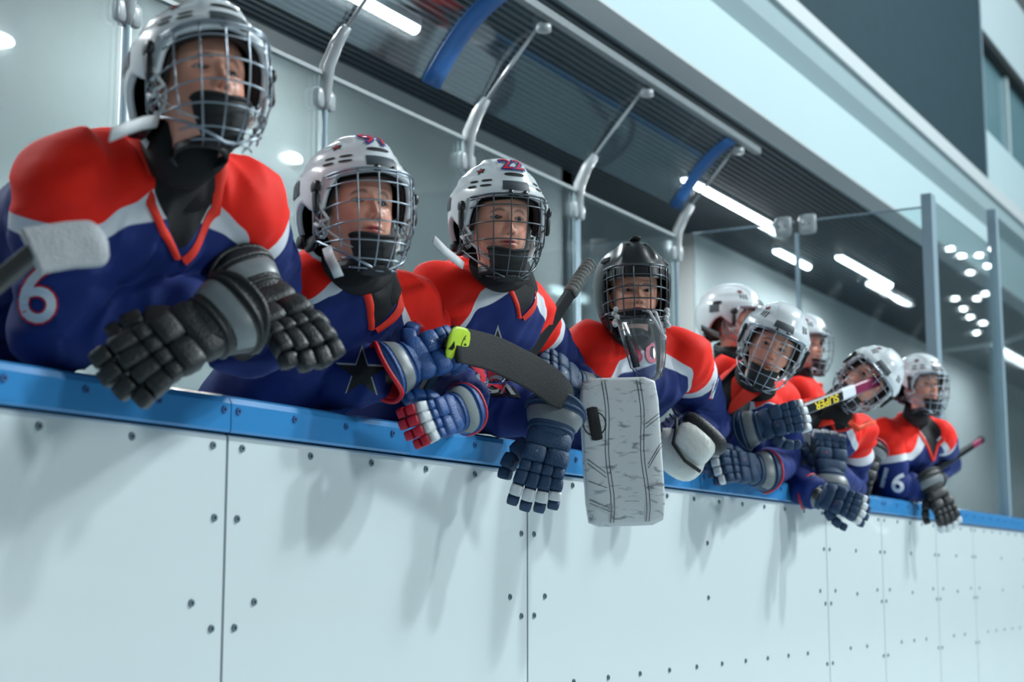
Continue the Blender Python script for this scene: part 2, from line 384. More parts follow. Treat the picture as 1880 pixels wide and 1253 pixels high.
ms = Ms(); sweep(ms, [(1.118, 3.495), (1.27, 3.495), (1.27, 3.51), (1.118, 3.51)]); build('soffit_lip', ms, 'fascia_grey', beam, smooth=False)
M['fascia_shaded'] = mat('fascia_shaded', srgb(140, 158, 162), .5, var=.02, scale=1)  # greyer copy of the fascia white, shade of the leaning band put into colour
ms = Ms(); sweep(ms, [(1.20, 3.955), (1.10, 4.10), (1.08, 4.24), (1.30, 4.24), (1.30, 3.955)]); build('upper_band', ms, 'fascia_shaded', beam, smooth=False)
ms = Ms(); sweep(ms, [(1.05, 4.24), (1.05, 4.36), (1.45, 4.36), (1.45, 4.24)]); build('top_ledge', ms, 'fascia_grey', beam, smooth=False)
M['dark_screen'] = mat('dark_screen', srgb(34, 54, 62), .8, spec=.2, var=.12, scale=6)
o = thing('display_panel', (12, 1.3, 4.36), 'large dark panel standing on the balcony beam', 'panel')
ms = Ms(); box(ms, (6.0, 1.13, 4.365), (14.52, 1.24, 8.0)); build('screen', ms, 'dark_screen', o, smooth=False)
ms = Ms(); box(ms, (14.52, 1.12, 4.365), (14.56, 1.25, 8.0)); build('side_frame', ms, 'alu', o, smooth=False)
# upper hall beyond the panel: glazing, slanted beams
M['teal_glass'] = mat('gallery_glass', srgb(96, 128, 136), .12, var=.15, scale=1.2)
M['hall_steel'] = mat('hall_steel', srgb(168, 182, 186), .5, var=.05)
hr = thing('gallery_glazing', (18, 1.35, 4.4), 'pale framed gallery glazing high behind the dark panel', 'glazing')
ms = Ms(); box(ms, (14.62, 1.22, 4.37), (24, 1.40, 5.05)); build('sill', ms, 'fascia', hr, smooth=False)
for i in range(5):
    ms = Ms(); x = 14.62+i*1.9; box(ms, (x, 1.34, 5.05), (x+1.82, 1.38, 6.0)); build('pane', ms, 'teal_glass', hr, smooth=False)
    ms = Ms(); box(ms, (x+1.82, 1.30, 5.05), (x+1.90, 1.40, 6.0)); build('mullion', ms, 'hall_steel', hr, smooth=False)
ms = Ms(); box(ms, (14.62, 1.24, 6.0), (24, 1.40, 6.07)); build('dark_rail', ms, 'ceil_dark', hr, smooth=False)
ms = Ms(); box(ms, (14.62, 1.22, 6.07), (24, 1.40, 6.9)); build('header', ms, 'hall_steel', hr, smooth=False)
tr = thing('roof_truss', (30, 0, 8), 'steel roof truss in the upper right corner', 'truss')
for a, b in (((14, .6, 7.6), (40, .6, 7.6)), ((14, .6, 8.6), (40, .6, 8.6))):
    ms = Ms(); tube(ms, [a, b], .09, 8); build('chord', ms, 'hall_steel', tr)
for i in range(16):
    ms = Ms(); x = 14+i*1.6; tube(ms, [(x, .6, 7.6), (x+.8, .6, 8.6), (x+1.6, .6, 7.6)], .05, 6); build('web_bar', ms, 'ceil_dark', tr)

# tube lights under the bench ceiling
M['tube_emit'] = mat('tube_emit', (1, 1, 1, 1), emit=(.93, .98, 1, 1), es=9)
M['warm_emit'] = mat('warm_emit', (1, 1, 1, 1), emit=(1, .97, .95, 1), es=6)
def tube_light(x0, x1, Y, lab, z=ZC-.03, rz=0):
    t = thing('tube_light', ((x0+x1)/2, Y, z), lab, 'ceiling light', 'tube lights under the bench ceiling')
    ms = Ms(); box(ms, (x0, Y-.035, z+.005), (x1, Y+.035, z+.045)); build('housing', ms, 'white_frame', t, smooth=False)
    ms = Ms(); L = np.array([(x0+.01, Y, z), (x1-.01, Y, z)]); tube(ms, L, .032, 10); build('diffuser', ms, 'tube_emit', t)
    if x1-x0 > 1: area(((x0+x1)/2, Y, z-.05), ((x0+x1)/2, Y, 0), x1-x0, 70, (.93, .98, 1.0), .08)
tube_light(1.2, 2.7, 2.05, 'tube light above the nearest player, outside the top left of the photo')
tube_light(4.75, 6.28, 2.05, 'bright tube light cut by the top edge of the photo')
tube_light(9.65, 11.26, 2.066, 'longest bright tube light in the middle of the dark ceiling')
tube_light(12.7, 14.2, 1.98, 'tube light right behind the two glass clips')
tube_light(18.5, 20.4, 2.0, 'tube light nearest the right glass post')
tube_light(12.2, 13.0, 2.35, 'short tube light just left of the glass seam')
t = thing('tube_light', (10.2, 4.0, 3.4), 'short tube light in the recess left of the goalkeeper', 'ceiling light', 'tube lights under the bench ceiling')
p0, p1 = at(1052, 439, 3.9), at(1097, 436, 3.9); ms = Ms(); tube(ms, [p0, p1], .03, 8); build('diffuser', ms, 'warm_emit', t)
for (px, py), lab in (((4, 72), 'oval glowing lamp reflection at the left edge of the photo'), ((540, 290), 'oval glowing lamp reflection between the first two players')):
    c = at(px, py, YW-.02); ms = Ms(); ax = np.array([[1, 0, 0], [0, 1, 0], [0, 0, 1.0]]); pad(ms, c, ax, (.062, .02, .027), k=2.6)
    o = build('lamp_reflection', ms, 'warm_emit', org=c); tag(o, lab, 'lamp reflection')  # glowing ovals added in place of hall lamp reflections in the rear glass
# round hall lamps over the ice (they show as reflections in the rink glass)
M['lamp_emit'] = mat('lamp_emit', (1, 1, 1, 1), emit=(.85, .97, 1, 1), es=60)
for px, py in ((1794, 382), (1794, 396), (1830, 456), (1755, 456), (1775, 469), (1807, 468), (1822, 488), (1791, 500), (1817, 539), (1802, 548), (1762, 548), (1777, 567), (1789, 582), (1812, 593), (1800, 611)):
    p = atz(px, py, 6.5); p[1] = -p[1]; ms = Ms(); ax = np.eye(3); pad(ms, p, ax, (.04, .04, .03), k=2.2)
    o = build('hall_lamp', ms, 'lamp_emit', org=p); tag(o, 'round lamp hanging high over the ice, seen only as a reflection in the glass', 'hall lamp', 'round lamps over the ice')
# rear glass screen with brackets, arms, canopy
YG, YR, ZR = 1.4, 1.0, 3.14
PX = [2.5, 3.6, 4.66, 5.70, 6.75, 7.95]
gs = thing('rear_glass_screen', (5.2, YG, .2), 'clear glass screen behind the players with slim posts and clear brackets', 'glass screen')
cn = thing('canopy', (5.2, 1.2, 2.8), 'sloping clear plastic canopy above the bench with blue edge strips', 'canopy')
for a, b in zip(PX[:-1], PX[1:]):
    ms = Ms(); box(ms, (a+.03, YG-.006, 1.0), (b-.03, YG+.006, 2.66)); build('glass_pane', ms, 'pane_glass', gs, smooth=False)
    ms = Ms(); box(ms, (a+.03, YG-.012, 2.66), (b-.03, YG+.012, 2.675)); build('top_trim', ms, 'clear_bracket', gs, smooth=False)
for x in PX:
    ms = Ms(); tube(ms, [(x, YG, .2), (x, YG, 2.6)], .012, 10); build('post', ms, 'alu', gs)
    ms = Ms(); tube(ms, [(x, YG+.01, 2.53), (x, YG, 2.60), (x, YG-.01, 2.70), (x, YG-.05, 2.78), (x, YG-.10, 2.84)], [.022, .027, .029, .026, .018], 10)
    pad(ms, (x-.035, YG, 2.57), np.eye(3), (.024, .014, .04)); pad(ms, (x+.035, YG, 2.57), np.eye(3), (.024, .014, .04)); build('bracket', ms, 'clear_bracket', gs)
    ms = Ms(); tube(ms, [(x, YG-.09, 2.83), (x, YR+.03, ZR)], .0075, 8); build('arm', ms, 'clear_bracket', gs)
    ms = Ms(); tube(ms, [(x, YR+.02, ZR-.045), (x, YR+.02, ZR-.015)], .032, 12); build('bolt', ms, 'clear_bracket', gs)
def cpt(x, t):   # canopy section, gently bowed
    return (x, YG-.06+(YR-YG+.06)*t, 2.80+(ZR-2.80)*t+.05*math.sin(math.pi*t))
for a, b in zip(PX[:-1], PX[1:]):
    ms = Ms(); V = []
    for off in (0, .006):
        for i in range(9):
            for x in (a+.01, b-.01):
                p = cpt(x, i/8); V.append((p[0], p[1], p[2]+off))
    F = grid_faces(9, 2)+[tuple(reversed([k+18 for k in f])) for f in grid_faces(9, 2)]
    ms.add(V, F); build('canopy_sheet', ms, 'canopy_plastic', cn)
ms = Ms(); box(ms, (2.4, YR-.03, ZR), (8.17, YR+.01, ZR+.035)); build('rail', ms, 'g_grey', cn, smooth=False)
for x in (5.24, 7.74):
    ms = Ms(); V = []
    for dx in (0, .06, .13):
        for i in range(9):
            p = cpt(x+dx, i/8); V.append((p[0], p[1], p[2]-.004))
    ms.add(V, grid_faces(3, 9)); o = build('blue_strip', ms, 'blue_trim', cn)
    md = o.modifiers.new('s', 'SOLIDIFY'); md.thickness = .003
# side glass across the end of the bench, clips, posts
XS = 8.15
sg = thing('side_glass_screen', (XS, .7, .2), 'frameless glass screen across the bench end with two square clips', 'glass screen')
for y0, y1 in ((.06, .755), (.78, 1.38)):
    ms = Ms(); box(ms, (XS-.006, y0, 1.16), (XS+.006, y1, 2.72)); build('glass_pane', ms, 'pane_glass', sg, smooth=False)
    ms = Ms(); box(ms, (XS-.008, y0, 2.72), (XS+.008, y1, 2.727)); build('edge', ms, 'alu', sg, smooth=False)
for y in (.70, .84):
    ms = Ms(); pad(ms, (XS-.012, y, 2.70), np.eye(3), (.014, .048, .055), k=8); build('clip', ms, 'clear_bracket', sg)
    for dy in (-.02, .02):
        ms = Ms(); tube(ms, [(XS-.022, y+dy, 2.70), (XS-.032, y+dy, 2.70)], .009, 8); build('bolt', ms, 'chrome', sg)
ms = Ms(); box(ms, (XS-.008, .757, 1.16), (XS+.008, .778, 2.66)); build('joint_seal', ms, 'alu', sg, smooth=False)
rg = thing('rink_glass', (9.5, .05, 1.146), 'clear rink glass on the boards beyond the last player with aluminium posts', 'glass screen')
for a, b, z in ((8.22, 9.62, 2.78), (9.74, 11.6, 3.0), (11.7, 13.6, 3.0), (13.7, 15.6, 3.0)):
    ms = Ms(); box(ms, (a, .04, 1.147), (b, .052, z)); build('glass_pane', ms, 'pane_glass', rg, smooth=False)
for x, w, z in ((8.17, .045, 2.79), (9.68, .03, 3.02), (11.65, .03, 3.02), (13.65, .03, 3.02)):
    ms = Ms(); box(ms, (x-w, .02, 1.147), (x+w, .075, z)); build('post', ms, 'alu', rg, smooth=False)
# exit-sign like dark plate in recess + small wall vents
o = thing('wall_sign', at(1240, 458, 2.6), 'small pale sign with dark squares on the wall behind the goalkeeper', 'sign')
c = at(1238, 457, 2.6); ms = Ms(); pad(ms, c, np.eye(3), (.14, .01, .045), k=10); build('plate', ms, 'white_frame', o)
for dx in (-.03, .05): ms = Ms(); pad(ms, c+np.array([dx, -.012, 0]), np.eye(3), (.025, .004, .028), k=8); build('square', ms, 'grey_label', o)

# ------------------------------------------------------------------ head and body
def gz(x, c, s): return np.exp(-((x-c)/s)**2)
HZ = np.concatenate([[.1165, .115, .111, .105, .098, .09, .082, .074, .066, .058, .05], np.arange(.044, -.104, -.0016), [-.1055, -.1075, -.109, -.1105, -.112, -.1145, -.119, -.126, -.134]])
th_f = np.radians(np.concatenate([np.arange(-78, 78.1, 1.75)])); th_b = np.radians(np.linspace(88, 272, 22)); TH = np.concatenate([th_f, th_b]); NT = len(TH)
def prof(z, pts): pts = sorted(pts); return np.interp(z, [p[0] for p in pts], [p[1] for p in pts])
def head_arrays(skin, lips, brow, mouth_open=0.0):
    zf = prof(HZ, [(.1165, .012), (.115, .028), (.111, .04), (.105, .052), (.098, .061), (.09, .069), (.074, .080), (.058, .087), (.044, .090), (.03, .091), (.018, .087), (0, .085), (-.02, .086), (-.045, .086), (-.06, .086), (-.078, .083), (-.09, .083), (-.1, .079), (-.1055, .072), (-.1075, .066), (-.109, .058), (-.1105, .05), (-.112, .044), (-.1145, .04), (-.119, .038), (-.134, .038)])
    wf = prof(HZ, [(.1165, .012), (.115, .024), (.111, .036), (.105, .047), (.098, .055), (.09, .062), (.074, .070), (.05, .0755), (.02, .0755), (0, .074), (-.02, .072), (-.04, .068), (-.06, .0615), (-.075, .054), (-.09, .044), (-.1, .036), (-.1075, .030), (-.112, .034), (-.119, .042), (-.134, .045)])
    wb = prof(HZ, [(.1165, .012), (.115, .024), (.111, .036), (.105, .047), (.098, .055), (.09, .062), (.074, .071), (.05, .077), (.02, .077), (0, .074), (-.03, .066), (-.06, .055), (-.09, .049), (-.134, .047)])
    yb = prof(HZ, [(.1165, .014), (.115, .03), (.111, .045), (.105, .06), (.098, .071), (.09, .08), (.07, .094), (.05, .1), (.02, .1), (0, .094), (-.03, .078), (-.06, .062), (-.09, .056), (-.134, .054)])
    T = TH[None, :]; c = np.cos(T); s = np.sin(T); front = c > 0
    bl = ss(math.radians(62), math.radians(100), np.abs((T+math.pi) % (2*math.pi)-math.pi))
    w = wf[:, None]*(1-bl)+wb[:, None]*bl
    X = w*s; Y = np.where(front, -zf[:, None]*np.abs(c)**.86, yb[:, None]*np.abs(c)); Z = np.broadcast_to(HZ[:, None], X.shape).copy()
    fm = ss(.15, .5, c)*np.ones_like(X)
    d = np.zeros_like(X)
    hn = np.interp(HZ, [-.046, -.041, -.036, -.031, -.02, 0, .016, .026], [0, .004, .016, .0215, .0165, .0095, .003, 0])[:, None]
    sn = np.interp(HZ, [-.04, -.03, -.01, .02], [.0105, .0095, .0075, .007])[:, None]
    d += hn*gz(X, 0, sn)
    for q in (-1, 1):
        d += .0065*gz(X, q*.0125, .0055)*gz(Z, -.034, .0065)
        d -= .010*gz(X, q*.029, .017)*gz(Z, .004, .012)
        d += .0035*gz(X, q*.027, .022)*gz(Z, .0235, .008)
        d += .005*gz(X, q*.038, .020)*gz(Z, -.032, .022)
        d -= .002*gz(X, q*.024, .006)*gz(Z, -.06, .01)
        d -= .0035*gz(X, q*.0055, .0028)*gz(Z, -.0405, .003)
    d -= .0015*gz(X, 0, .0035)*gz(Z, -.049, .005)
    mo = mouth_open
    d += .0050*gz(X, 0, .0175)*gz(Z, -.0555, .0048)+.0055*gz(X, 0, .0145)*gz(Z, -.0668-mo*.3, .0055)
    d -= (.0045+mo)*gz(X, 0, .0205)*gz(Z, -.0610-mo*.15, .0018+mo*.35)
    d -= .003*gz(X, 0, .018)*gz(Z, -.0765, .005); d += .0045*gz(X, 0, .016)*gz(Z, -.091, .011)
    Y = Y-d*fm
    tone = np.zeros(X.shape+(4,)); tone[..., 3] = 1; base = np.array(skin[:3]); tone[..., :3] = base
    def blend(mask, colr): tone[..., :3] = tone[..., :3]*(1-mask[..., None])+np.array(colr[:3])*mask[..., None]
    rosy = np.array(base)*np.array([1.05, .72, .68])
    for q in (-1, 1): blend(.55*gz(X, q*.040, .018)*gz(Z, -.030, .017)*fm, rosy)
    blend(.5*gz(X, 0, .013)*gz(Z, -.031, .009)*fm, rosy)
    lipm = np.clip(1.6*gz(X, 0, .0195)*np.exp(-np.abs((Z+.061)/.0088)**3)-.35, 0, 1)*fm; blend(np.clip(lipm, 0, .85), lips)
    blend(np.clip(1.5*gz(X, 0, .0195)*gz(Z, -.0608-mo*.15, .0013+mo*.3), 0, .9)*fm, np.array(lips[:3])*.22)
    for q in (-1, 1):
        zc = .0215-.006*((np.abs(X)-.026)/.018)**2
        blend(np.clip(1.3*np.exp(-((Z-zc)/.0028)**2)*np.exp(-np.abs((X-q*.029)/.0155)**4), 0, .75)*fm, brow)
        blend(.8*gz(X, q*.0058, .0026)*gz(Z, -.0405, .0022)*fm, np.array(skin[:3])*.15)
    eyes = []
    ez = .003
    for q in (-1, 1):
        ex = q*.0305; R = .0122
        i = int(np.argmin(np.abs(HZ-ez))); j = int(np.argmin(np.abs(X[i]-ex)+np.where(front[0], 0, 9))); ys = Y[i, j]
        cy = ys+R-.0035; eyes.append((ex, cy, ez, R))
        dx = X-ex; dz = Z-ez; rr = np.sqrt(dx**2+dz**2)
        lid = cy-np.sqrt(np.maximum((R+.0014)**2-rr**2, 0)); on = (rr < R+.0013) & front
        Yn = np.where(on & (lid < Y+.0), lid, Y)
        hu = .0050*(1-(dx/.0138)**2); hl = .0042*(1-(dx/.0138)**2); inside = front & (np.abs(dx) < .0138) & (dz < hu) & (dz > -hl)
        Yn = np.where(inside, cy-np.sqrt(np.maximum(R**2-rr**2, 0))+.004, Yn); Y = Yn
        edge = front & (np.abs(dx) < .015) & (np.abs(dz-hu) < .0013); edge2 = front & (np.abs(dx) < .014) & (np.abs(dz+hl) < .0009)
        blend(.8*edge.astype(float), np.array(brow[:3])*.4); blend(.35*edge2.astype(float), np.array(skin[:3])*.35)
        blend(.22*np.exp(-(rr/.017)**4)*fm*(~inside), np.array(skin[:3])*np.array([.55, .42, .42]))
    return np.stack([X, Y, Z], -1), tone, eyes

def head_frame(H, yaw, pitch, roll):
    g0 = CAM-H; g0[2] = 0; g0 = nrm(g0); rh = nrm(np.cross(-g0, [0, 0, 1.0])); ps, al, ro = map(math.radians, (yaw, pitch, roll))
    g = math.cos(ps)*g0+math.sin(ps)*rh; z = np.array([0, 0, 1.0]); Xl = np.cross(z, g)
    g1 = math.cos(al)*g+math.sin(al)*z; z1 = math.cos(al)*z-math.sin(al)*g
    z2 = math.cos(ro)*z1+math.sin(ro)*Xl; X2 = math.cos(ro)*Xl-math.sin(ro)*z1
    return np.array([X2, -g1, z2])           # rows: local x, y, z in world

# ------------------------------------------------------------------ helmet
SHC, SRX, SRY, SRZ = np.array([0, .012, .03]), .116, .146, .132
ZE = ([-180, -150, -120, -100, -88, -78, -66, -56, -46, 0, 46, 56, 66, 78, 88, 100, 120, 150, 180],
      [-.075, -.07, -.045, .0, .012, -.012, -.028, .02, .044, .052, .044, .02, -.028, -.012, .012, .0, -.045, -.07, -.075])
def shell_pt(thd, z, off=0.0, gm=1.0):
    """thd degrees from the face, z height (head frame); array-friendly"""
    t = np.radians(thd); q = (np.asarray(z, float)-SHC[2])/SRZ
    rad = np.where(q >= 0, np.sqrt(np.clip(1-np.abs(q)**2.3, 0, 1)), 1-.35*np.clip(-q, 0, 2)**2)
    ct, st = np.cos(t), np.sin(t)
    fl = 1.0+.025*np.cos(2*t)**2
    x = SRX*st*rad*fl; y = -SRY*ct*rad*fl
    n = np.stack([x/SRX**2, y/SRY**2, np.clip(q, -.3, 1)/SRZ*np.ones_like(x)], -1); n /= np.linalg.norm(n, axis=-1)[..., None]+1e-9
    # raised centre crest and brow band, side step
    xx = np.abs(x)
    d = .007*(1-ss(.036, .050, xx+.10*np.clip(y, 0, 1)))*ss(.45, .75, q)*gm
    d = d+.004*ss(.40, .32, q)*gm-.003*gz(q, .52, .05)*gm*ss(.04, .06, xx)
    d = d-.0022*gz(q, .74, .03)*ss(.05, .07, xx)*gm
    P = np.stack([x+SHC[0], y+SHC[1], z*np.ones_like(x)], -1)+n*(d+off)[..., None]
    return P
def make_shell(gm=1.0, ze=ZE, thick=.008):
    nt, nv = 96, 30; th = np.linspace(-180, 180, nt, endpoint=False); ms = Ms()
    ztop = SHC[2]+SRZ; e = np.interp(th, ze[0], ze[1]); V = []; v = np.linspace(0, 1, nv)
    outer = []; inner = []
    for i in range(nv):
        f = v[i]; qz = ztop-(ztop-e)*(1-np.cos(f*math.pi/2)) if True else 0
        outer.append(shell_pt(th, np.minimum(qz, ztop-1e-4), 0, gm)); inner.append(shell_pt(th, np.minimum(qz, ztop-1e-4), -thick, gm*0))
    A = outer+inner[::-1]; V = np.concatenate(A); F = grid_faces(len(A), nt, True)
    ms.add(V, F, 0); ms.m = [0 if k < (nv)*nt else 1 for k in range(len(F))]; return ms
def patch(ms, t0, t1, z0, z1, off=.0012, n=10, m=3, slant=0.0, taper=0.0, mi=0, round_=False, z2=None):
    V = []
    for i in range(n+1):
        f = i/n; tt = t0+(t1-t0)*f; za = z0+slant*f; zb = z1+slant*f
        if round_:
            k = math.sqrt(max(0, 1-abs(2*f-1)**3)); mid = (za+zb)/2; za = mid+(za-mid)*k; zb = mid+(zb-mid)*k
        if taper: mid = (za+zb)/2; za = mid+(za-mid)*(1-taper*f); zb = mid+(zb-mid)*(1-taper*f)
        for j in range(m+1): V.append(shell_pt(tt, za+(zb-za)*j/m, off))
    ms.add(np.array(V), [(f[0], f[3], f[2], f[1]) for f in grid_faces(n+1, m+1)], mi)

CG = dict(rx=.104, ry=.158, cy=.0)
def cage_pt(ud, z, k=1.0, goalie=False):
    t = math.radians(ud)
    f = float(np.interp(z, [-.165, -.15, -.13, -.10, -.06, -.02, .04, .07], [.60, .70, .80, .90, .975, 1.0, 1.0, .985]))
    if goalie: f = float(np.interp(z, [-.12, -.10, -.07, -.02, .04, .07], [.86, .92, .97, 1, 1, .99]))
    ca, sa = math.cos(t), math.sin(t)
    e = .78; X = CG['rx']*f*math.copysign(abs(sa)**e, sa)*k; Y = -CG['ry']*f*abs(ca)**e*math.copysign(1, ca)+CG['cy']
    return np.array([X, Y, z+(.02*(1-abs(ca))*(-1 if z < -.08 else 0)*-1)])
def helmet(root, H, A, s, scheme, num=None, lab=None):
    T = lambda V: np.asarray(H)+(np.asarray(V)*s)@A
    wire = scheme.get('wire', 'chrome')
    sh = build('helmet', make_shell().xf(T), [scheme.get('shell', 'white_shell'), 'black_rubber'], root, label=lab)
    # lining / forehead pad
    ms = Ms(); V = []
    th = np.linspace(-72, 72, 25)
    for off, dz in ((-.010, .012), (-.022, .010), (-.024, -.006), (-.011, -.008)):
        V.append(shell_pt(th, np.interp(th, ZE[0], ZE[1])+dz, off, 0))
    ms.add(np.concatenate(V), grid_faces(4, 25)); build('forehead_pad', ms.xf(T), 'black_rubber', sh)
    # vents
    if scheme.get('style', 0) == 0:
        vs = [(30, 45, .086, .0925), (49, 61, .085, .0915), (30, 45, .070, .0765), (49, 61, .069, .0755)]
        for q in (1, -1):
            for a, b, c, d in vs:
                ms = Ms(); patch(ms, a*q, b*q, c, d, round_=True, n=12); 
                if q < 0: ms.f = [tuple(reversed(f)) for f in ms.f]
                build('vent', ms.xf(T), 'dark_hole', sh)
        ms = Ms(); patch(ms, -15, 15, .099, .107, round_=True, n=16); build('vent', ms.xf(T), 'dark_hole', sh)
        for q in (-1, 1):
            ms = Ms(); patch(ms, q*50-7, q*50+7, .117, .122, round_=True, n=10); build('vent', ms.xf(T), 'dark_hole', sh)
    else:
        for q in (1, -1):
            for k in range(3):
                ms = Ms(); a = q*(40+k*6); patch(ms, a-1.3, a+1.3, .080+.003*k, .105, n=3, m=6); build('vent', ms.xf(T), 'dark_hole', sh)
            ms = Ms(); patch(ms, q*95-9, q*95+9, .060, .078, round_=True); build('vent', ms.xf(T), 'dark_hole', sh)
    # forehead and rear labels
    ms = Ms(); patch(ms, -17, 17, .060, .086, off=.0016, slant=-.001, n=14); build('forehead_label', ms.xf(T), 'grey_label', sh)
    for q in (-1, 1):
        ms = Ms(); patch(ms, q*100-9, q*100+9, .03, .062, off=.0016); build('rear_label', ms.xf(T), 'grey_label', sh)
    # small crest sticker on the side
    for k_, mk_ in ((1.0, 'num_black'), (.6, 'g_crimson')):
        ms = Ms(); V = [shell_pt(-50, .118, .002 if k_ == 1 else .0028)]; V += [shell_pt(-50+8*k_*(1 if j % 2 else .45)*math.cos(j*math.pi/5), .118+.012*k_*(1 if j % 2 else .45)*math.sin(j*math.pi/5), .002 if k_ == 1 else .0028) for j in range(10)]
        ms.add(V, [(0, 1+j, 1+(j+1) % 10) for j in range(10)]); build('crest_sticker', ms.xf(T), mk_, sh)
    # screws above the cage
    for a in (-8.5, 8.5):
        c = shell_pt(a, .052, .004); n = nrm(c-SHC); ms = Ms(); tube(ms, [c-n*.003, c+n*.006], .0065, 10); pad(ms, c+n*.006+np.array([0, 0, -.006]), np.eye(3), (.008, .005, .006), k=3, n=3); build('screw_clip', ms.xf(T), 'black_plastic', sh)
    for q in (-1, 1):
        # temple clip, side frame, ear loop, rear adjuster
        c = shell_pt(q*66, .028, .005); ms = Ms(); pad(ms, c, np.array([[0, 1, 0], [q, 0, 0], [0, 0, 1.0]]), (.016, .008, .013), k=3)
        pad(ms, c+np.array([0, .002, -.03]), np.array([[0, 1, 0], [q, 0, 0], [0, 0, 1.0]]), (.009, .006, .028), k=4); build('temple_clip', ms.xf(T), 'black_plastic', sh)
        ms = Ms(); P = [shell_pt(q*(58+8*math.sin(t*3.14)), .045-.085*t, .002) for t in np.linspace(0, 1, 8)]
        P += [shell_pt(q*(66+10*t), -.04-.01*math.sin(t*3), .001-.004*t) for t in np.linspace(.1, 1, 4)]; tube(ms, P, .0052, 7, ry=.0035); build('side_frame', ms.xf(T), 'white_frame' if scheme.get('shell') != 'black_shell' else 'black_plastic', sh)
        ms = Ms(); P = [(q*(.088-.012*math.sin(t*math.pi)), -.005+.02*math.cos(t*6.28), -.03+.035*math.sin(t*6.28)) for t in np.linspace(0, 1, 17)]; tube(ms, P, .0045, 6, caps=False); build('ear_loop', ms.xf(T), 'clear_bracket', sh)
        ms = Ms(); P = [(q*.088, -.01, -.03), (q*.083, -.035, -.06), (q*.06, -.068, -.095), (q*.035, -.085, -.11)]; tube(ms, P, .0075, 6, ry=.002, up=(q, -.4, 0)); build('chin_strap', ms.xf(T), 'strap', sh)
        c = shell_pt(q*125, -.05, -.004); ms = Ms(); pad(ms, c, np.eye(3), (.014, .018, .014), k=4); pad(ms, c+np.array([-q*.004, -.03, -.012]), np.eye(3), (.008, .03, .016), k=3); build('rear_clip', ms.xf(T), 'black_plastic', sh)
    # cage
    ms = Ms(); R = .0018
    us = (-78, -57, -31, -7.5, 7.5, 31, 57, 78)
    cz = scheme.get('cup', -.016)
    for u in us:
        b = -.150 if abs(u) < 45 else (-.12 if abs(u) < 60 else -.09)
        P = [cage_pt(u, z) for z in np.linspace(.046, b, 14)]
        if abs(u) < 45: P.append(cage_pt(u, b-.008)*np.array([.9, .86, 1]))
        tube(ms, P, R, 6)
    for k, z in enumerate((.040, .020, -.022, -.064, -.104, -.138, -.155)):
        um = [80, 86, 88, 90, 88, 62, 50][k]; P = [cage_pt(u, z) for u in np.linspace(-um, um, 30)]; tube(ms, P, R, 6)
    # rim wire
    P = [cage_pt(u, .047) for u in np.linspace(-82, 82, 24)]; P += [cage_pt(86+4*t, .045-.135*t) for t in np.linspace(.1, 1, 7)]; P += [cage_pt(u, -.09-.068*(1-abs(u)/90)**.6) for u in np.linspace(88, -88, 30)]
    P += [cage_pt(-90+4*t, -.09+.135*t) for t in np.linspace(.1, 1, 7)]; P.append(P[0]); tube(ms, P, .003, 6, caps=False)
    for q in (-1, 1): # side truss
        tube(ms, [cage_pt(q*75, .02), cage_pt(q*88, -.02), cage_pt(q*75, -.06), cage_pt(q*88, -.09)], R, 6)
    build('cage', ms.xf(T), wire, sh)
    # chin cup
    ms = Ms(); V = []
    for i in range(9):
        f = i/8; z = -.072+cz-.064*f; w = .052*(1-.35*f**2); dpt = .040*(1-.5*f**2)
        for j in range(17):
            a = math.radians(-95+190*j/16); V.append((w*math.sin(a), -.078-dpt*math.cos(a)*1.0, z-.014*math.cos(a)*0+.010*abs(math.sin(a))*(1-f)))
    ms.add(V, grid_faces(9, 17)); V2 = np.array(V)*np.array([.9, 1, 1])+np.array([0, .006, 0]); ms.add(V2, [tuple(reversed(f)) for f in grid_faces(9, 17)])
    tube(ms, V[:17], .0045, 6); pad(ms, (0, -.085, -.136+cz), np.eye(3), (.034, .026, .008), k=3)
    build('chin_cup', ms.xf(T), 'black_rubber', sh)
    if num:
        for mk, bold, off in ((('num_blue', .055, .0035), ('num_red', .0, .0048)) if len(num) > 0 else ()):
            V, F = text_mesh(num, 1.0, bold, 2); a = np.array(V); P = shell_pt(a[:, 0]*21-1, .134+a[:, 1]*.026-.0, off)
            # keep the figures upright on the sloping front of the crest
            hh = a[:, 1]*.066; y0 = -.098; P = np.stack([a[:, 0]*.040, np.full(len(a), y0), np.zeros(len(a))], -1)
            zz = .126+hh*.62; PP = []
            for xx, z_ in zip(a[:, 0]*.056, zz):
                zq = min(z_, SHC[2]+SRZ*.985); q_ = (zq-SHC[2])/SRZ; rad = math.sqrt(max(1e-4, 1-q_**2.3)); tt = math.degrees(math.asin(max(-.95, min(.95, xx/(SRX*rad))))); PP.append(shell_pt(tt, zq, off))
            ms = Ms(); ms.add(np.array(PP), F); build('number', ms.xf(T), mk, sh, label='number %s on the helmet front' % num)
    return sh, T

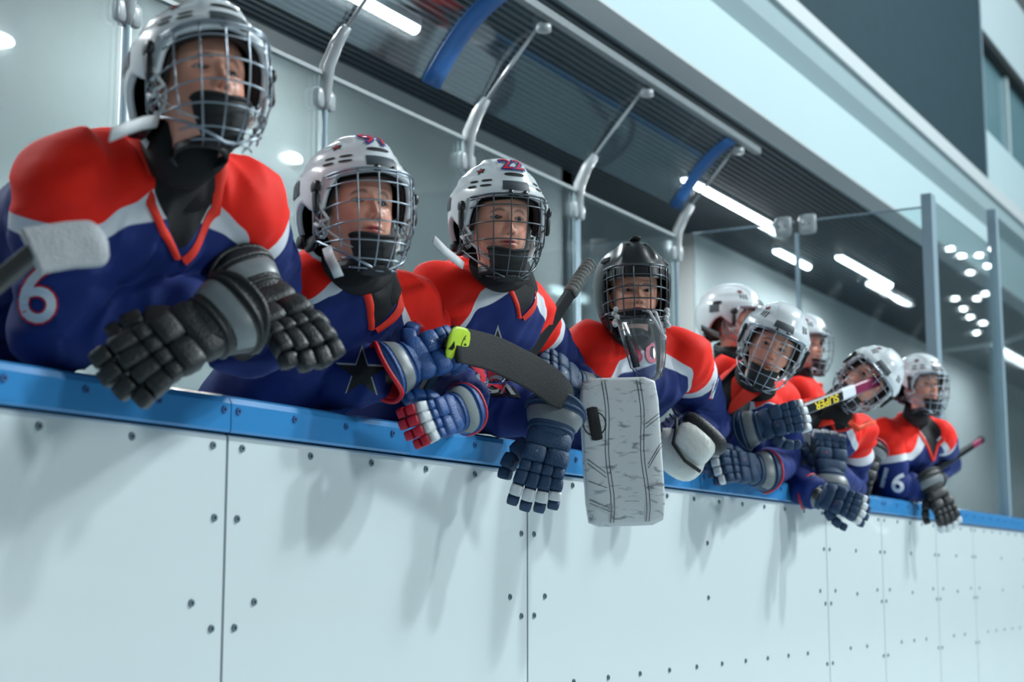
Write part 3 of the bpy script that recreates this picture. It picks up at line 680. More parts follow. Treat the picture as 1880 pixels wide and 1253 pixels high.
# ------------------------------------------------------------------ gloves
def glove(root, Wp, a, n, s=1.0, side=1, sc=None, curl=35, label=None, thumb=1.0, spread=1.0, grip=False):
    """Wp wrist, a pointing direction, n back-of-hand normal; side=+1: thumb on the a x n side"""
    a = nrm(a); n = nrm(np.asarray(n, float)-a*np.dot(n, a)); b = np.cross(a, n)*side
    A = np.array([a, b, n]); L = lambda V: np.asarray(Wp)+(np.asarray(V)*s)@A
    sc = dict(dict(main='g_navy', cuff='g_navy', trim='g_grey', band='g_grey', stripe='g_white', tip='g_navy', inner='g_dark', edge='g_red'), **(sc or {}))
    E3 = np.eye(3)
    # back of the hand: quilted pads around a palm core
    ms = Ms(); pad(ms, (.055, 0, -.004), E3, (.062, .046, .026), 0, k=3.0)
    pad(ms, (.016, 0, .018), E3, (.026, .056, .021), 0, k=5)
    pad(ms, (.062, .027, .019), E3, (.0235, .030, .021), 0, k=5); pad(ms, (.062, -.029, .018), E3, (.0235, .030, .021), 0, k=5)
    for i, y in enumerate((.042, .014, -.014, -.042)): pad(ms, (.098, y*.98, .014), E3, (.014, .0145, .019), 0, k=6)
    pad(ms, (.055, 0, -.024), E3, (.055, .042, .012), 1, k=3)
    g = build('glove', ms.xf(L), [sc['main'], 'g_palm' if sc['main'] != 'g_black' else 'g_black'], root, label=label)
    # star-like stitched mark
    if sc.get('mark', True):
        ms = Ms(); c = np.array([.060, .022, .0395])
        for k in range(4):
            t = math.radians(45+k*90); u_ = np.array([math.cos(t), math.sin(t)*1.0, 0]); v_ = np.array([-u_[1], u_[0], 0]); L1 = .019
            ms.add([c-v_*.0028, c+u_*L1+np.array([0, 0, -.001]), c+v_*.0028, c+np.array([0, 0, .0012])], [(0, 1, 3), (3, 1, 2)])
        build('stitched_mark', ms.xf(L), sc.get('markc', 'g_grey'), g)
    # cuff
    ms = Ms(); xs = [.004, -.018, -.040, -.064, -.084]; ra = [.050, .056, .062, .070, .076]; rb = [.036, .042, .048, .055, .060]
    P = [(x, 0, .002) for x in xs]; T_ = np.linspace(0, 2*math.pi, 25)[:-1]; V = []
    for x, p, q in zip(xs, ra, rb):
        for t in T_: V.append((x+.012*math.cos(2*t)*(x < -.08), p*math.copysign(abs(math.cos(t))**.8, math.cos(t)), .004+q*math.copysign(abs(math.sin(t))**.8, math.sin(t))))
    for x, p, q in zip(xs[::-1], ra[::-1], rb[::-1]):
        for t in T_: V.append((x+.012*math.cos(2*t)*(x < -.08), (p-.008)*math.cos(t), .004+(q-.008)*math.sin(t)))
    F = grid_faces(10, 24, True); ms.add(V, F); ms.m = [0 if k < 24*4 else 1 for k in range(len(F))]
    cf = build('cuff', ms.xf(L), [sc['cuff'], sc['edge'] if sc.get('inred') else sc['inner']], g)
    # edge binding and printed band on the cuff
    rim = [(-.085+.012*math.cos(2*t), .073*math.copysign(abs(math.cos(t))**.8, math.cos(t)), .004+.057*math.copysign(abs(math.sin(t))**.8, math.sin(t))) for t in np.linspace(0, 2*math.pi, 37)]
    ms = Ms(); tube(ms, rim, .006, 7, caps=False); build('cuff_binding', ms.xf(L), sc['edge'], g)
    ms = Ms(); V = []
    for x, k in ((-.026, 1.03), (-.030, 1.06), (-.056, 1.06), (-.060, 1.03)):
        p, q = np.interp(-x, [0, .04, .084], [.050, .062, .076])*k, np.interp(-x, [0, .04, .084], [.036, .048, .060])*k
        for t in np.linspace(math.radians(5), math.radians(175), 17): V.append((x, p*math.copysign(abs(math.cos(t))**.8, math.cos(t)), .004+q*abs(math.sin(t))**.8))
    ms.add(V, grid_faces(4, 17)); build('cuff_band', ms.xf(L), sc['band'], g)
    for x in (-.014, -.072):
        ms = Ms(); p, q = np.interp(-x, [0, .04, .084], [.050, .062, .076]), np.interp(-x, [0, .04, .084], [.036, .048, .060])
        tube(ms, [(x, p*math.copysign(abs(math.cos(t))**.8, math.cos(t)), .004+q*math.copysign(abs(math.sin(t))**.8, math.sin(t))) for t in np.linspace(0, 2*math.pi, 25)], .0048, 6, caps=False); build('cuff_roll', ms.xf(L), sc['cuff'], g)
    # four fingers, three padded segments each
    lens = [(.034, .027, .023), (.037, .030, .024), (.035, .028, .023), (.028, .022, .020)]
    for i, y in enumerate((.043, .0145, -.0145, -.042)):
        ms = Ms(); p = np.array([.108, y, .010]); ang = math.radians(curl*.45); yw = math.radians((1.5-i)*4*spread)
        Ls = lens[i] if sc['main'] != 'g_black' else (lens[i][0]*1.35, lens[i][1]*1.25)
        for k, Lk in enumerate(Ls):
            d = np.array([math.cos(ang)*math.cos(yw), math.cos(ang)*math.sin(yw), -math.sin(ang)]); up = np.array([math.sin(ang), 0, math.cos(ang)]); up = nrm(up-d*np.dot(up, d)); si = np.cross(up, d)
            h = .0172-.0018*k
            pad(ms, p+d*Lk*.5, np.array([d, si, up]), (Lk*.53, .0156-.0006*k, h*1.08), 0 if k != sc.get('strseg', 1) else 1, k=6.5, n=4)
            pad(ms, p+d*Lk*.5-up*.006, np.array([d, si, up]), (Lk*.60, .0120-.001*k, h*.72), 2, k=2.6, n=3)
            p = p+d*Lk; ang += math.radians(curl)
        build('finger', ms.xf(L), [sc['tip'], sc['stripe'], sc['inner']], g)
    # thumb leaves the side of the palm near its base
    ms = Ms(); p = np.array([.022, .046, -.006]); t0 = math.radians(38*thumb)
    d = np.array([math.cos(t0), math.sin(t0), -.25]); d = nrm(d)
    for k, Lk in enumerate((.046, .038, .026)):
        up = nrm(np.array([-.1, .35, 1.0])-d*np.dot(np.array([-.1, .35, 1.0]), d)); si = np.cross(up, d)
        pad(ms, p+d*Lk*.5, np.array([d, si, up]), (Lk*.54, .020-.002*k, .021-.002*k), 0 if k < 2 else 1, k=5, n=4); p = p+d*Lk
        d = nrm(d+np.array([.25, -.30, -.18])*(1 if not grip else 1.5))
    build('thumb', ms.xf(L), [sc['main'], sc['edge'] if sc.get('thumbedge') else sc['main']], g)
    return g
S_BLACK = dict(main='g_black', cuff='g_black', band='g_grey', stripe='g_black', tip='g_black', edge='g_black', markc='g_black', mark=False)
S_BLUE = dict(main='g_blue', cuff='g_blue', band='g_grey', stripe='g_blue', tip='g_blue', edge='g_red', inred=True, markc='g_white', thumbedge=True)
S_RWB = dict(main='g_blue', cuff='g_blue', band='g_palm', stripe='g_white', tip='g_crimson', edge='g_crimson', strseg=0, mark=False)
S_NAVY = dict(main='g_navy', cuff='g_navy', band='g_grey', stripe='g_white', tip='g_navy', edge='g_navy', markc='g_grey')
S_NAVR = dict(main='g_navy', cuff='g_navy', band='g_grey', stripe='g_white', tip='g_navy', edge='g_crimson', markc='g_crimson', inred=True)

# ------------------------------------------------------------------ jersey
def loft(ms, C, U, Vv, ra, rb, n=28, k=.85):
    t = np.linspace(0, 2*math.pi, n, endpoint=False); X = []
    for c, u, v, a, b in zip(C, U, Vv, ra, rb):
        cs, sn = np.cos(t), np.sin(t); X.append(np.asarray(c)+np.outer(a*np.sign(cs)*np.abs(cs)**k, u)+np.outer(b*np.sign(sn)*np.abs(sn)**k, v))
    ms.add(np.concatenate(X), grid_faces(len(C), n, True)+[tuple(range(n-1, -1, -1)), tuple((len(C)-1)*n+i for i in range(n))])
def seg_t(V, a, b):
    ab = b-a; t = np.clip(((V-a)@ab)/np.dot(ab, ab), 0, 1); return t, np.linalg.norm(V-(a+t[:, None]*ab), axis=1)
def jersey(root, N, S, E, Wr, P, k=1.0, voxel=.009, fold=1.0, vdepth=.10, yo=-.025, vpx=None, ypx=None, apx=None, vw=.055, ysl=.72):
    """N neck base, S/E/Wr dicts 'R','L', P pelvis"""
    lat = nrm(S['L']-S['R']); axd = nrm(P-N); dn = nrm(axd-lat*np.dot(axd, lat)); fr = nrm(np.cross(lat, -dn))*-1
    if np.dot(fr, np.array([0, -1.0, 0])) < 0: fr = -fr
    mid = (S['L']+S['R'])/2; ms = Ms(); half = np.linalg.norm(S['L']-S['R'])/2
    LT = np.linalg.norm(P-N)
    st = [(-.030, .055, .055), (.0, .085, .082), (.03, .14, .108), (.06, half+.00, .125), (.12, half+.025, .142), (.22, half+.02, .138), (.34, half+.0, .135), (LT, half-.01, .13), (LT+.12, half, .135)]
    C = []
    for d, a, b in st: wq = float(ss(.10, .34, d)); C.append(N+(dn*(1-wq)+axd*wq)*d+(mid-N-dn*np.dot(mid-N, dn))*min(1, d/.08 if d > 0 else 0)*(1-wq))
    loft(ms, C, [lat]*len(st), [fr]*len(st), [a*k for _, a, _ in st], [b*k for _, _, b in st])
    for q in 'RL':
        s, e, w = S[q], E[q], Wr[q]
        pts = [N*.72+s*.28+dn*.035, N*.4+s*.6+dn*.02, s, s*.6+e*.4, s*.25+e*.75, e, e*.6+w*.4, e*.1+w*.9]; rr = [.066, .078, .084, .081, .077, .075, .068, .062]
        pts = np.array(pts); T, U, B = frames(pts); loft(ms, pts, U, B, [r*k for r in rr], [r*k for r in rr], n=20, k=1.0)
        v, F = unit_pad(2.0, 5); ms.add(s+v*.088*k, F); ms.add(e+v*.078*k, F)
    me = bpy.data.meshes.new('j'); me.from_pydata(ms.V().tolist(), [], ms.f); o = bpy.data.objects.new('j', me); COL.objects.link(o)
    r = o.modifiers.new('r', 'REMESH'); r.mode = 'VOXEL'; r.voxel_size = voxel; r2 = o.modifiers.new('s', 'SMOOTH'); r2.factor = .6; r2.iterations = 14
    m2 = bpy.data.meshes.new_from_object(o.evaluated_get(bpy.context.evaluated_depsgraph_get())); bpy.data.objects.remove(o); bpy.data.meshes.remove(me)
    nv = len(m2.vertices); V = np.empty(nv*3); m2.vertices.foreach_get('co', V); V = V.reshape(-1, 3); NN = np.empty(nv*3); m2.vertices.foreach_get('normal', NN); NN = NN.reshape(-1, 3)
    rel = V-N; down = rel@dn; la = rel@lat; fy = rel@fr
    bv0 = BVHTree.FromPolygons([tuple(v) for v in V], [tuple(p.vertices) for p in m2.polygons])
    def hit(px):
        d_ = FV+RV*(px[0]-940)/FPX-UV*(px[1]-626.5)/FPX; h = bv0.ray_cast(Vector(CAM), Vector(nrm(d_))); return np.array(h[0]) if h[0] is not None else None
    if vpx: h_ = hit(vpx); vdepth = max(.03, float((h_-N)@dn)) if h_ is not None else vdepth; print('  V', round(vdepth, 3), None if h_ is None else round(float((h_-N)@lat), 3))
    if ypx:
        q0, q1 = [hit(p_) for p_ in ypx]
        if q0 is not None and q1 is not None:
            l0, l1 = abs((q0-N)@lat), abs((q1-N)@lat); ysl = float(np.clip(((q1-N)@dn-(q0-N)@dn)/max(.02, l1-l0), 0.1, .9)); yo = float((q0-N)@dn)-ysl*l0; print('  Y', round(yo, 3), round(ysl, 2))
    vk = vdepth/vw
    yt = down-(yo+ysl*np.abs(la)); yt = yt*(1-ss(.0, -.06, fy))+(down-.13-.1*np.abs(la))*ss(.0, -.06, fy)
    aoff = .095
    if apx:
        h_ = hit(apx)
        if h_ is not None: aoff = min(seg_t(h_[None], S[q], E[q])[0][0]*np.linalg.norm(E[q]-S[q]) for q in 'RL' if seg_t(h_[None], S[q], E[q])[1][0] < .12) if any(seg_t(h_[None], S[q], E[q])[1][0] < .12 for q in 'RL') else .095; print('  A', round(float(aoff), 3))
    w = np.zeros(nv); ya = np.zeros(nv); al = np.zeros(nv)
    for q in 'RL':
        t1, d1 = seg_t(V, S[q], E[q]); t2, d2 = seg_t(V, E[q], Wr[q]); LU = np.linalg.norm(E[q]-S[q])
        side = 1 if q == 'L' else -1
        outw = ss(.75, 1.15, (la*side)/half)
        wa = np.maximum(ss(.13, .07, d1)*ss(.15, .5, t1), np.where(d2 < d1, 1, 0)*ss(.14, .08, d2)); wa = np.maximum(wa, outw*ss(.14, .10, np.minimum(d1, d2)))
        s_al = t1*LU+np.where((d2 < d1), t2*np.linalg.norm(Wr[q]-E[q])+.02, 0)
        better = wa > w; ya = np.where(better, s_al-aoff, ya); al = np.where(better, s_al, al); w = np.maximum(w, wa)
    yk = yt*(1-w)+ya*w
    rr0 = np.sqrt(la**2+fy**2); vn = np.where(fy > .0, np.maximum(down+vk*np.abs(la)-vdepth, np.abs(la)-vw), 1.0); vn = np.minimum(vn, np.where(down < .06, rr0-.01-vw, 1.0))
    # folds
    D = np.zeros(nv); seed = Vector((random.random()*50, random.random()*50, 0))
    for i in range(nv):
        p = V[i]; ll = la[i]; dd = down[i]
        a = noise.noise(Vector((ll*7+abs(dd)*2.5, dd*2.2, fy[i]*4))+seed); b = noise.noise(Vector(p*13)+seed)
        c = 1-abs(noise.noise(Vector((al[i]*16+p[0]*5, p[1]*7, p[2]*7))+seed))*2
        fo = 1-abs(noise.noise(Vector((ll*15+dd*3.5+p[1]*4, dd*4.5-ll*3, fy[i]*5))+seed))*2.6
        D[i] = (.016*a+.009*max(fo, -.3))*(1-w[i])+.006*b+(.011*c+.004*max(fo, -.3))*w[i]
    V2 = V+NN*(D*fold)[:, None]
    o0 = np.array(root['_o']); m2.vertices.foreach_set('co', (V2-o0).ravel()); 
    for nm, arr in (('yoke', yk), ('vneck', vn)):
        at_ = m2.attributes.new(nm, 'FLOAT', 'POINT'); at_.data.foreach_set('value', arr.astype(np.float32))
    m2.materials.clear(); m2.materials.append(M['jersey']); m2.polygons.foreach_set('use_smooth', [True]*len(m2.polygons)); m2.name = 'jersey'; m2.update()
    jo = bpy.data.objects.new('jersey', m2); COL.objects.link(jo); jo.parent = root; jo['_o'] = [float(x) for x in o0]
    bvh = BVHTree.FromPolygons([tuple(v) for v in V2], [tuple(p.vertices) for p in m2.polygons])
    fra = dict(N=N, lat=lat, dn=dn, fr=fr, bvh=bvh, obj=jo)
    # V collar band
    def proj(l, d, off):
        o_ = N+lat*l+dn*d+fr*.5; h = bvh.ray_cast(Vector(o_), Vector(-fr)); 
        return (np.array(h[0])+fr*off) if h[0] is not None else N+lat*l+dn*d+fr*.10
    for sgn in ((-1, 1) if vdepth > .031 else ()):
        ms = Ms(); V_ = []
        for i in range(14):
            if i < 4:
                ph = math.radians(105-14*i)
                for j, off in ((0, .003), (.25, .008), (.8, .008), (1, .002)):
                    r_ = vw+.008+.022*j; h = bvh.ray_cast(Vector(N-dn*.25+lat*sgn*r_*math.sin(ph)+fr*r_*math.cos(ph)), Vector(dn)); hp = np.array(h[0]) if h[0] is not None else N+lat*sgn*r_; V_.append(hp-dn*off)
                continue
            f = (i-4)/9; l = sgn*(vw*.93*(1-f)); d = vdepth-vk*abs(l); wd = .024; wk = min(1, vdepth/.10)
            for j, off in ((0, .003), (.25, .008), (.8, .008), (1, .002)):
                V_.append(proj(l+sgn*wd*j*(.75-.2*f), d+wd*j*(.30+.15*f)*wk, off+(.0015 if sgn > 0 else 0)))
        F = grid_faces(14, 4); ms.add(V_, F if sgn > 0 else [tuple(reversed(x)) for x in F]); build('collar_band', ms, 'col_red', jo)
    return fra
def biggest(F):
    par = {}
    def fd(x):
        while par.setdefault(x, x) != x: par[x] = par[par[x]]; x = par[x]
        return x
    for f in F:
        for v in f[1:]: par[fd(v)] = fd(f[0])
    cnt = {}
    for f in F: cnt[fd(f[0])] = cnt.get(fd(f[0]), 0)+1
    if not cnt: return F
    b = max(cnt, key=cnt.get); return [f for f in F if fd(f[0]) == b]
def decal(fra, txt, org, right, up, size, mks, name, lab, direction, shear=0, bold=0.03):
    """flat lettering laid onto the cloth: projected along `direction`"""
    right = nrm(right); up = nrm(up); direction = nrm(direction)
    if len(txt) > 1:
        adv = size*(.66 if txt.isalpha() else .54)
        for i, ch in enumerate(txt): decal(fra, ch, org+right*adv*(i-(len(txt)-1)/2), right, up, size, mks, name, lab, direction, shear, bold)
        return
    for i, (mk, bd, off) in enumerate(mks):
        V, F = text_mesh(txt, size, bd*size, 2, shear); P = []
        for v in V:
            o_ = org+right*v[0]+up*v[1]-direction*.3; h = fra['bvh'].ray_cast(Vector(o_), Vector(direction)); 
            P.append(np.array(h[0])-direction*off if h[0] is not None else np.array([np.nan]*3))
        P = np.array(P); F = [f for f in F if not np.isnan(P[list(f)]).any() and np.ptp(P[list(f)]@direction) < .12]; P = np.nan_to_num(P); F = biggest(F); used = sorted({v for f in F for v in f}); mp = {v: i for i, v in enumerate(used)}; P = P[used]; F = [tuple(mp[v] for v in f) for f in F]
        if F:
            ms = Ms(); ms.add(P, F); build(name, ms, mk, fra['obj'], label=lab)

SKIN = srgb(222, 162, 140); LIPS = srgb(182, 78, 84); BROW = srgb(84, 56, 42)
def person(sp):
    H = at(*sp['H']); N = at(*sp['N']); S = {q: at(*sp['S'+q]) for q in 'RL'}; E_ = {q: at(*sp['E'+q]) for q in 'RL'}; Wr = {q: at(*sp['W'+q]) for q in 'RL'}
    ys = np.linspace(-.35, .35, 141); sw = sp.get('sw', .35); x_, y_, h_ = sp['SL']
    c_ = [at(x_, y_, h_+q) for q in ys]; S['L'] = c_[int(np.argmin([(np.linalg.norm(p-S['R'])-sw)**2+.004*q*q for p, q in zip(c_, ys)]))]
    ys = np.linspace(.0, .40, 81)
    for q_ in 'RL':
        x_, y_, h_ = sp['E'+q_]; c_ = [at(x_, y_, h_+q) for q in ys]
        E_[q_] = c_[int(np.argmin([(np.linalg.norm(p-S[q_])-.27)**2+(np.linalg.norm(p-Wr[q_])-.25)**2+.004*q*q+(1 if p[2] < 1.19 and p[1] < .2 else 0)*0 for p, q in zip(c_, ys)]))]
    P = at(*sp['P']) if 'P' in sp else np.array([N[0]+sp.get('px', 0), .42, max(.95, N[2]-.5)])
    s = sp.get('s', 1.0); base = np.array([P[0], P[1]+.05, .2]); A = head_frame(H, *sp['rot'])
    G, tone, eyes = head_arrays(sp.get('skin', SKIN), sp.get('lips', LIPS), sp.get('brow', BROW), sp.get('mouth', 0))
    G = H+(G.reshape(-1, 3)*s)@A; nr = len(HZ)
    ms = Ms(); F = grid_faces(nr, NT, True)
    # continue the same surface: neck, torso, pelvis
    lat = nrm(S['L']-S['R']); last = G[-NT:]; c0 = last.mean(0); rings = [G]
    tr = [(N*.7+c0*.3, .052, .055), (N+np.array([0, 0, .01]), .06, .058), (N*.75+P*.25, .135, .085), (N*.4+P*.6, .12, .085), (P, .13, .10), (P-np.array([0, 0, .10]), .11, .09)]
    Xa = A[0]; prev = c0
    for i, (c, a, b) in enumerate(tr):
        f = min(1, (i+1)/3); lx = nrm(Xa*(1-f)+lat*f); ax = nrm(c-prev); bk = nrm(np.cross(lx, -ax)); lx = np.cross(-ax, bk)*-1; lx = nrm(lx) if np.dot(lx, Xa) > 0 else -nrm(lx)
        bk = bk if np.dot(bk, A[1]) > 0 else -bk
        rings.append(c+np.outer(np.sin(TH)*a, lx)+np.outer(-np.cos(TH)*b, bk)); prev = c
    F = grid_faces(nr+len(tr), NT, True); F.append(tuple(range(NT-1, -1, -1))); n2 = nr+len(tr); F.append(tuple((n2-1)*NT+i for i in range(NT)))
    ms.add(np.concatenate(rings), [tuple(reversed(f)) for f in F])
    for q in 'RL':
        tube(ms, [N*.3+S[q]*.7, S[q]*.9+E_[q]*.1, (S[q]+E_[q])/2, E_[q], (E_[q]+Wr[q])/2, Wr[q]], [.045, .045, .04, .034, .032, .024], 12)
        hip = P+lat*(.08 if q == 'L' else -.08)-np.array([0, 0, .05]); knee = np.array([hip[0], hip[1]-.04, .2+(hip[2]-.2)*.52]); ank = np.array([hip[0], hip[1]+.03, .28])
        tube(ms, [hip, (hip+knee)/2, knee, (knee+ank)/2+np.array([0, .015, 0]), ank, ank+np.array([0, -.06, -.06]), ank+np.array([0, -.14, -.075])], [.075, .065, .05, .046, .034, .034, .02], 12)
    root = build('person', ms, 'skin', org=base); tag(root, sp['label'], 'person', 'young ice hockey players leaning on the boards')
    me = root.data; col = np.tile(np.array(sp.get('skin', SKIN)), (len(me.vertices), 1)); col[:] = (.010, .012, .016, 1); tone[HZ < -.1118] = (.010, .012, .016, 1); col[:nr*NT] = tone.reshape(-1, 4)
    ca = me.attributes.new('tone', 'FLOAT_COLOR', 'POINT'); ca.data.foreach_set('color', col.astype(np.float32).ravel())
    # eyes
    gaze = np.array([sp.get('gx', .0), -1, sp.get('gz', 0)]); gaze = nrm(gaze); iris = np.array(sp.get('iris', srgb(58, 62, 62))[:3])
    for ex, cy, ez, R in eyes:
        V = []; C = []; n = 24; ga = nrm(np.cross(gaze, [0, 0, 1.0])); gb = np.cross(ga, gaze)
        angs = [0, 6, 11, 12, 20, 26, 28, 30, 40, 60, 85]
        for a in angs:
            for j in range(n):
                t = 2*math.pi*j/n; r_ = math.sin(math.radians(a)); d = gaze*math.cos(math.radians(a))+(ga*math.cos(t)+gb*math.sin(t))*r_; V.append(np.array([ex, cy, ez])+d*R)
                cc = (.01, .01, .012) if a <= 11 else (iris*(.9 if a < 25 else .45) if a <= 28 else (.42, .39, .38)); C.append(tuple(cc)+(1,))
        em = Ms(); em.add(np.array(V), grid_faces(len(angs), n, True)); eo = build('eye', em.xf(lambda v: H+(v*s)@A), 'eye', root)
        e_ = eo.data.attributes.new('tone', 'FLOAT_COLOR', 'POINT'); e_.data.foreach_set('color', np.array(C, np.float32).ravel())
    T = lambda V: H+(np.asarray(V)*s)@A
    # ears
    for q in (-1, 1):
        em = Ms(); P_ = [(q*(.074+.008*math.sin(t)), .006+.016*math.cos(t+.4), -.008+.028*math.sin(t+.4)) for t in np.linspace(0, 5.2, 14)]; tube(em, P_, .0048, 7); pad(em, (q*.074, .008, -.01), np.eye(3), (.005, .012, .022), k=2.2, n=3); build('ear', em.xf(T), 'skin_ear', root)
    # hair under the helmet
    hm = Ms(); th = np.linspace(-180, 180, 40, endpoint=False); V = []
    he = np.interp(np.abs(th), [0, 30, 55, 75, 95, 120, 180], [.062, .058, .04, .0, -.01, -.06, -.085])
    for f in np.linspace(0, 1, 10):
        zz = .124+(he-.124)*f; 
        for t_, z_ in zip(th, zz):
            q_ = max(0, min(1, (z_+.02)/.145)); rad = math.sqrt(max(.02, 1-q_**2.6)); jit = .002*math.sin(t_*.9)*f
            V.append(((.080*math.sin(math.radians(t_))*rad)*(1 if z_ > -.02 else .9), (-.094 if abs(t_) < 90 else -.104)*math.cos(math.radians(t_))*rad+.002, z_+jit))
    hm.add(V, grid_faces(10, 40, True)); build('hair', hm.xf(T), 'hair_brown', root)
    # neck guard
    nm = Ms(); c1 = T([(0, .028, -.095)])[0]; q0 = N+np.array([0, 0, -.05]); mid_ = (c1+N)/2
    pts = np.array([c1, c1*.55+N*.45, N*.9+c1*.1, q0+(N-c1)*.15]); tube(nm, pts, [.064*s, .066*s, .070*s, .085*s], 24, ry=[.060*s, .064*s, .070*s, .080*s], up=A[0]); build('neck_guard', nm, 'black_cloth', root)
    # pants
    pm = Ms()
    for q in 'RL':
        hip = P+lat*(.09 if q == 'L' else -.09); tube(pm, [hip+np.array([0, 0, .05]), hip-np.array([0, 0, .12]), np.array([hip[0], hip[1]-.02, .2+(hip[2]-.2)*.5])], [.13, .125, .10], 16)
        tube(pm, [(hip[0], hip[1]-.02, .2+(hip[2]-.2)*.5), (hip[0], hip[1]+.02, .36)], [.075, .06], 14)
        tube(pm, [(hip[0], hip[1]+.05, .40), (hip[0], hip[1]+.04, .26), (hip[0], hip[1]-.05, .235), (hip[0], hip[1]-.14, .23)], [.055, .05, .045, .035], 12)
    build('hockey_pants', pm, 'pants', root)
    fra = jersey(root, N, S, E_, Wr, P, sp.get('jk', 1.0), sp.get('voxel', .009), sp.get('fold', 1.0), sp.get('vd', .10), sp.get('yo', -.025), sp.get('V'), sp.get('Y'), sp.get('A'), sp.get('vw', .055), sp.get('ysl', .72)); print('W', sp['label'][:20], round(float(np.linalg.norm(S['L']-S['R'])), 3), [round(float(np.linalg.norm(E_[q]-S[q])), 2) for q in 'RL'], [round(float(np.linalg.norm(E_[q]-Wr[q])), 2) for q in 'RL'])
    if sp.get('goalie'): goalie_mask(root, H, A, s, T)
    else: helmet(root, H, A, s, sp.get('hs', {}), sp.get('num'))
    return dict(root=root, H=H, A=A, T=T, N=N, S=S, E=E_, W=Wr, fra=fra, s=s)

def goalie_mask(root, H, A, s, T):
    ZG = ([-180, -150, -120, -95, -80, -72, -66, -60, -50, 0, 50, 60, 66, 72, 80, 95, 120, 150, 180], [-.05, -.05, -.06, -.095, -.115, -.10, -.03, .045, .058, .062, .058, .045, -.03, -.10, -.115, -.095, -.06, -.05, -.05])
    nt, nv = 96, 30; th = np.linspace(-180, 180, nt, endpoint=False); e = np.interp(th, ZG[0], ZG[1]); ztop = SHC[2]+SRZ; v = np.linspace(0, 1, nv)
    def gp(th, z, off=0):
        P = shell_pt(th, z, off+.006, 0); t = np.radians(th); q = (z-SHC[2])/SRZ; x = P[..., 0]
        # ridges sweeping back from the brow
        dd = .012*gz(np.abs(x), .0, .026)*ss(.35, .8, q)+.009*gz(np.abs(x)-.02, .045*np.clip(1.2-q, 0, 1), .012)*ss(.3, .55, q)*(np.cos(t) > -.2)
        n = P-SHC; n = n/(np.linalg.norm(n, axis=-1)[..., None]+1e-9); return P+n*dd[..., None]
    ms = Ms(); A1 = []; A2 = []
    for f in v:
        z = np.minimum(ztop-(ztop-e)*(1-math.cos(f*math.pi/2)), ztop-1e-4); A1.append(gp(th, z)); A2.append(shell_pt(th, z, -.004, 0))
    ms.add(np.concatenate(A1+A2[::-1]), grid_faces(2*nv, nt, True)); sh = build('goalkeeper_mask', ms.xf(T), 'black_shell', root, label='black goalkeeper mask')
    for q in (-1, 1):
        for a, z, r in ((22, .138, .009), (112, .03, .010)):
            c = gp(np.array(q*a*1.0), np.array(z)); n = nrm(c-SHC); m_ = Ms(); tube(m_, [c-n*.002, c+n*.0012], r, 12); build('vent_hole', m_.xf(T), 'dark_hole', sh)
        m_ = Ms(); c = gp(np.array(q*62.0), np.array(.10)); n = nrm(c-SHC); pad(m_, c, np.array([nrm(np.cross(n, [0, 0, 1.0])), n, np.cross(nrm(np.cross(n, [0, 0, 1.0])), n)]), (.022, .004, .012), k=3); build('clip_pad', m_.xf(T), 'black_rubber', sh)
    m_ = Ms(); pad(m_, (0, -.05, ztop+.012), np.eye(3), (.016, .03, .006), k=4); build('crown_clip', m_.xf(T), 'black_rubber', sh)
    m_ = Ms()
    tb = Ms(); V = []
    for z in (.060, .052, .030, .026):
        for u in np.linspace(-84, 84, 33): V.append(cage_pt(u, z, 1.0, True)*np.array([1.0, .985, 1]))
    tb.add(V, grid_faces(4, 33)); build('brow_bar', tb.xf(T), 'black_plastic', sh)
    for u in (-80, -64, -46, -29, -11, 8, 27, 45, 62, 80): tube(m_, [cage_pt(u, z, 1.03, True) for z in np.linspace(.068, -.10 if abs(u) < 70 else -.07, 10)], .0024, 6)
    for z, um in ((.066, 84), (.036, 86), (-.002, 86), (-.04, 86), (-.075, 84), (-.10, 66)): tube(m_, [cage_pt(u, z, 1.03, True)+np.array([0, 0, -.0]) for u in np.linspace(-um, um, 30)], .0024, 6)
    P = [cage_pt(u, .068, 1.03, True) for u in np.linspace(-86, 86, 24)]+[cage_pt(u, -.075-.027*(1-abs(u)/90)**.5, 1.03, True) for u in np.linspace(88, -88, 26)]; P.append(P[0]); tube(m_, P, .0036, 6, caps=False)
    build('cage', m_.xf(T), 'dark_wire', sh)
    cm = Ms(); V = []
    for i in range(7):
        f = i/6; z = -.070-.04*f; w = .068*(1-.3*f); 
        for j in range(17): a = math.radians(-95+190*j/16); V.append((w*math.sin(a), -.062-.055*math.cos(a)*(1-.25*f), z))
    cm.add(V, grid_faces(7, 17)); build('chin_pad', cm.xf(T), 'black_rubber', sh)

# ------------------------------------------------------------------ the players
KID = {}
KID[1] = person(dict(H=(366, 168, -.24), rot=(24, 14, 2), s=1.0, N=(316, 298, -.10), SR=(130, 338, -.02), SL=(432, 382, -.16), ER=(110, 600, .02), EL=(490, 590, .04), WR=(440, 575, -.17), WL=(445, 640, -.20), P=(-60, 640, .50),
    label='nearest player with number 6 on his sleeve and black gloves crossed on the rail', num=None, gx=.15, mouth=.0, jk=1.08, voxel=.008, V=(308, 456), vw=.066, Y=((285, 345), (172, 405)), A=(112, 412), hs=dict(cup=-.004)))
KID[2] = person(dict(H=(652, 392, -.14), rot=(26, 6, 0), s=.99, N=(668, 498, -.03), SR=(583, 522, .03), SL=(745, 565, .02), ER=(545, 700, .06), EL=(800, 690, .10), WR=(730, 684, -.11), WL=(862, 748, -.10),
    label='second player from the left with blue and red gloves holding a black stick blade', num='91', gx=.2, V=(683, 598), Y=((622, 508), (562, 548)), iris=srgb(66, 74, 72), jk=.95, voxel=.008))
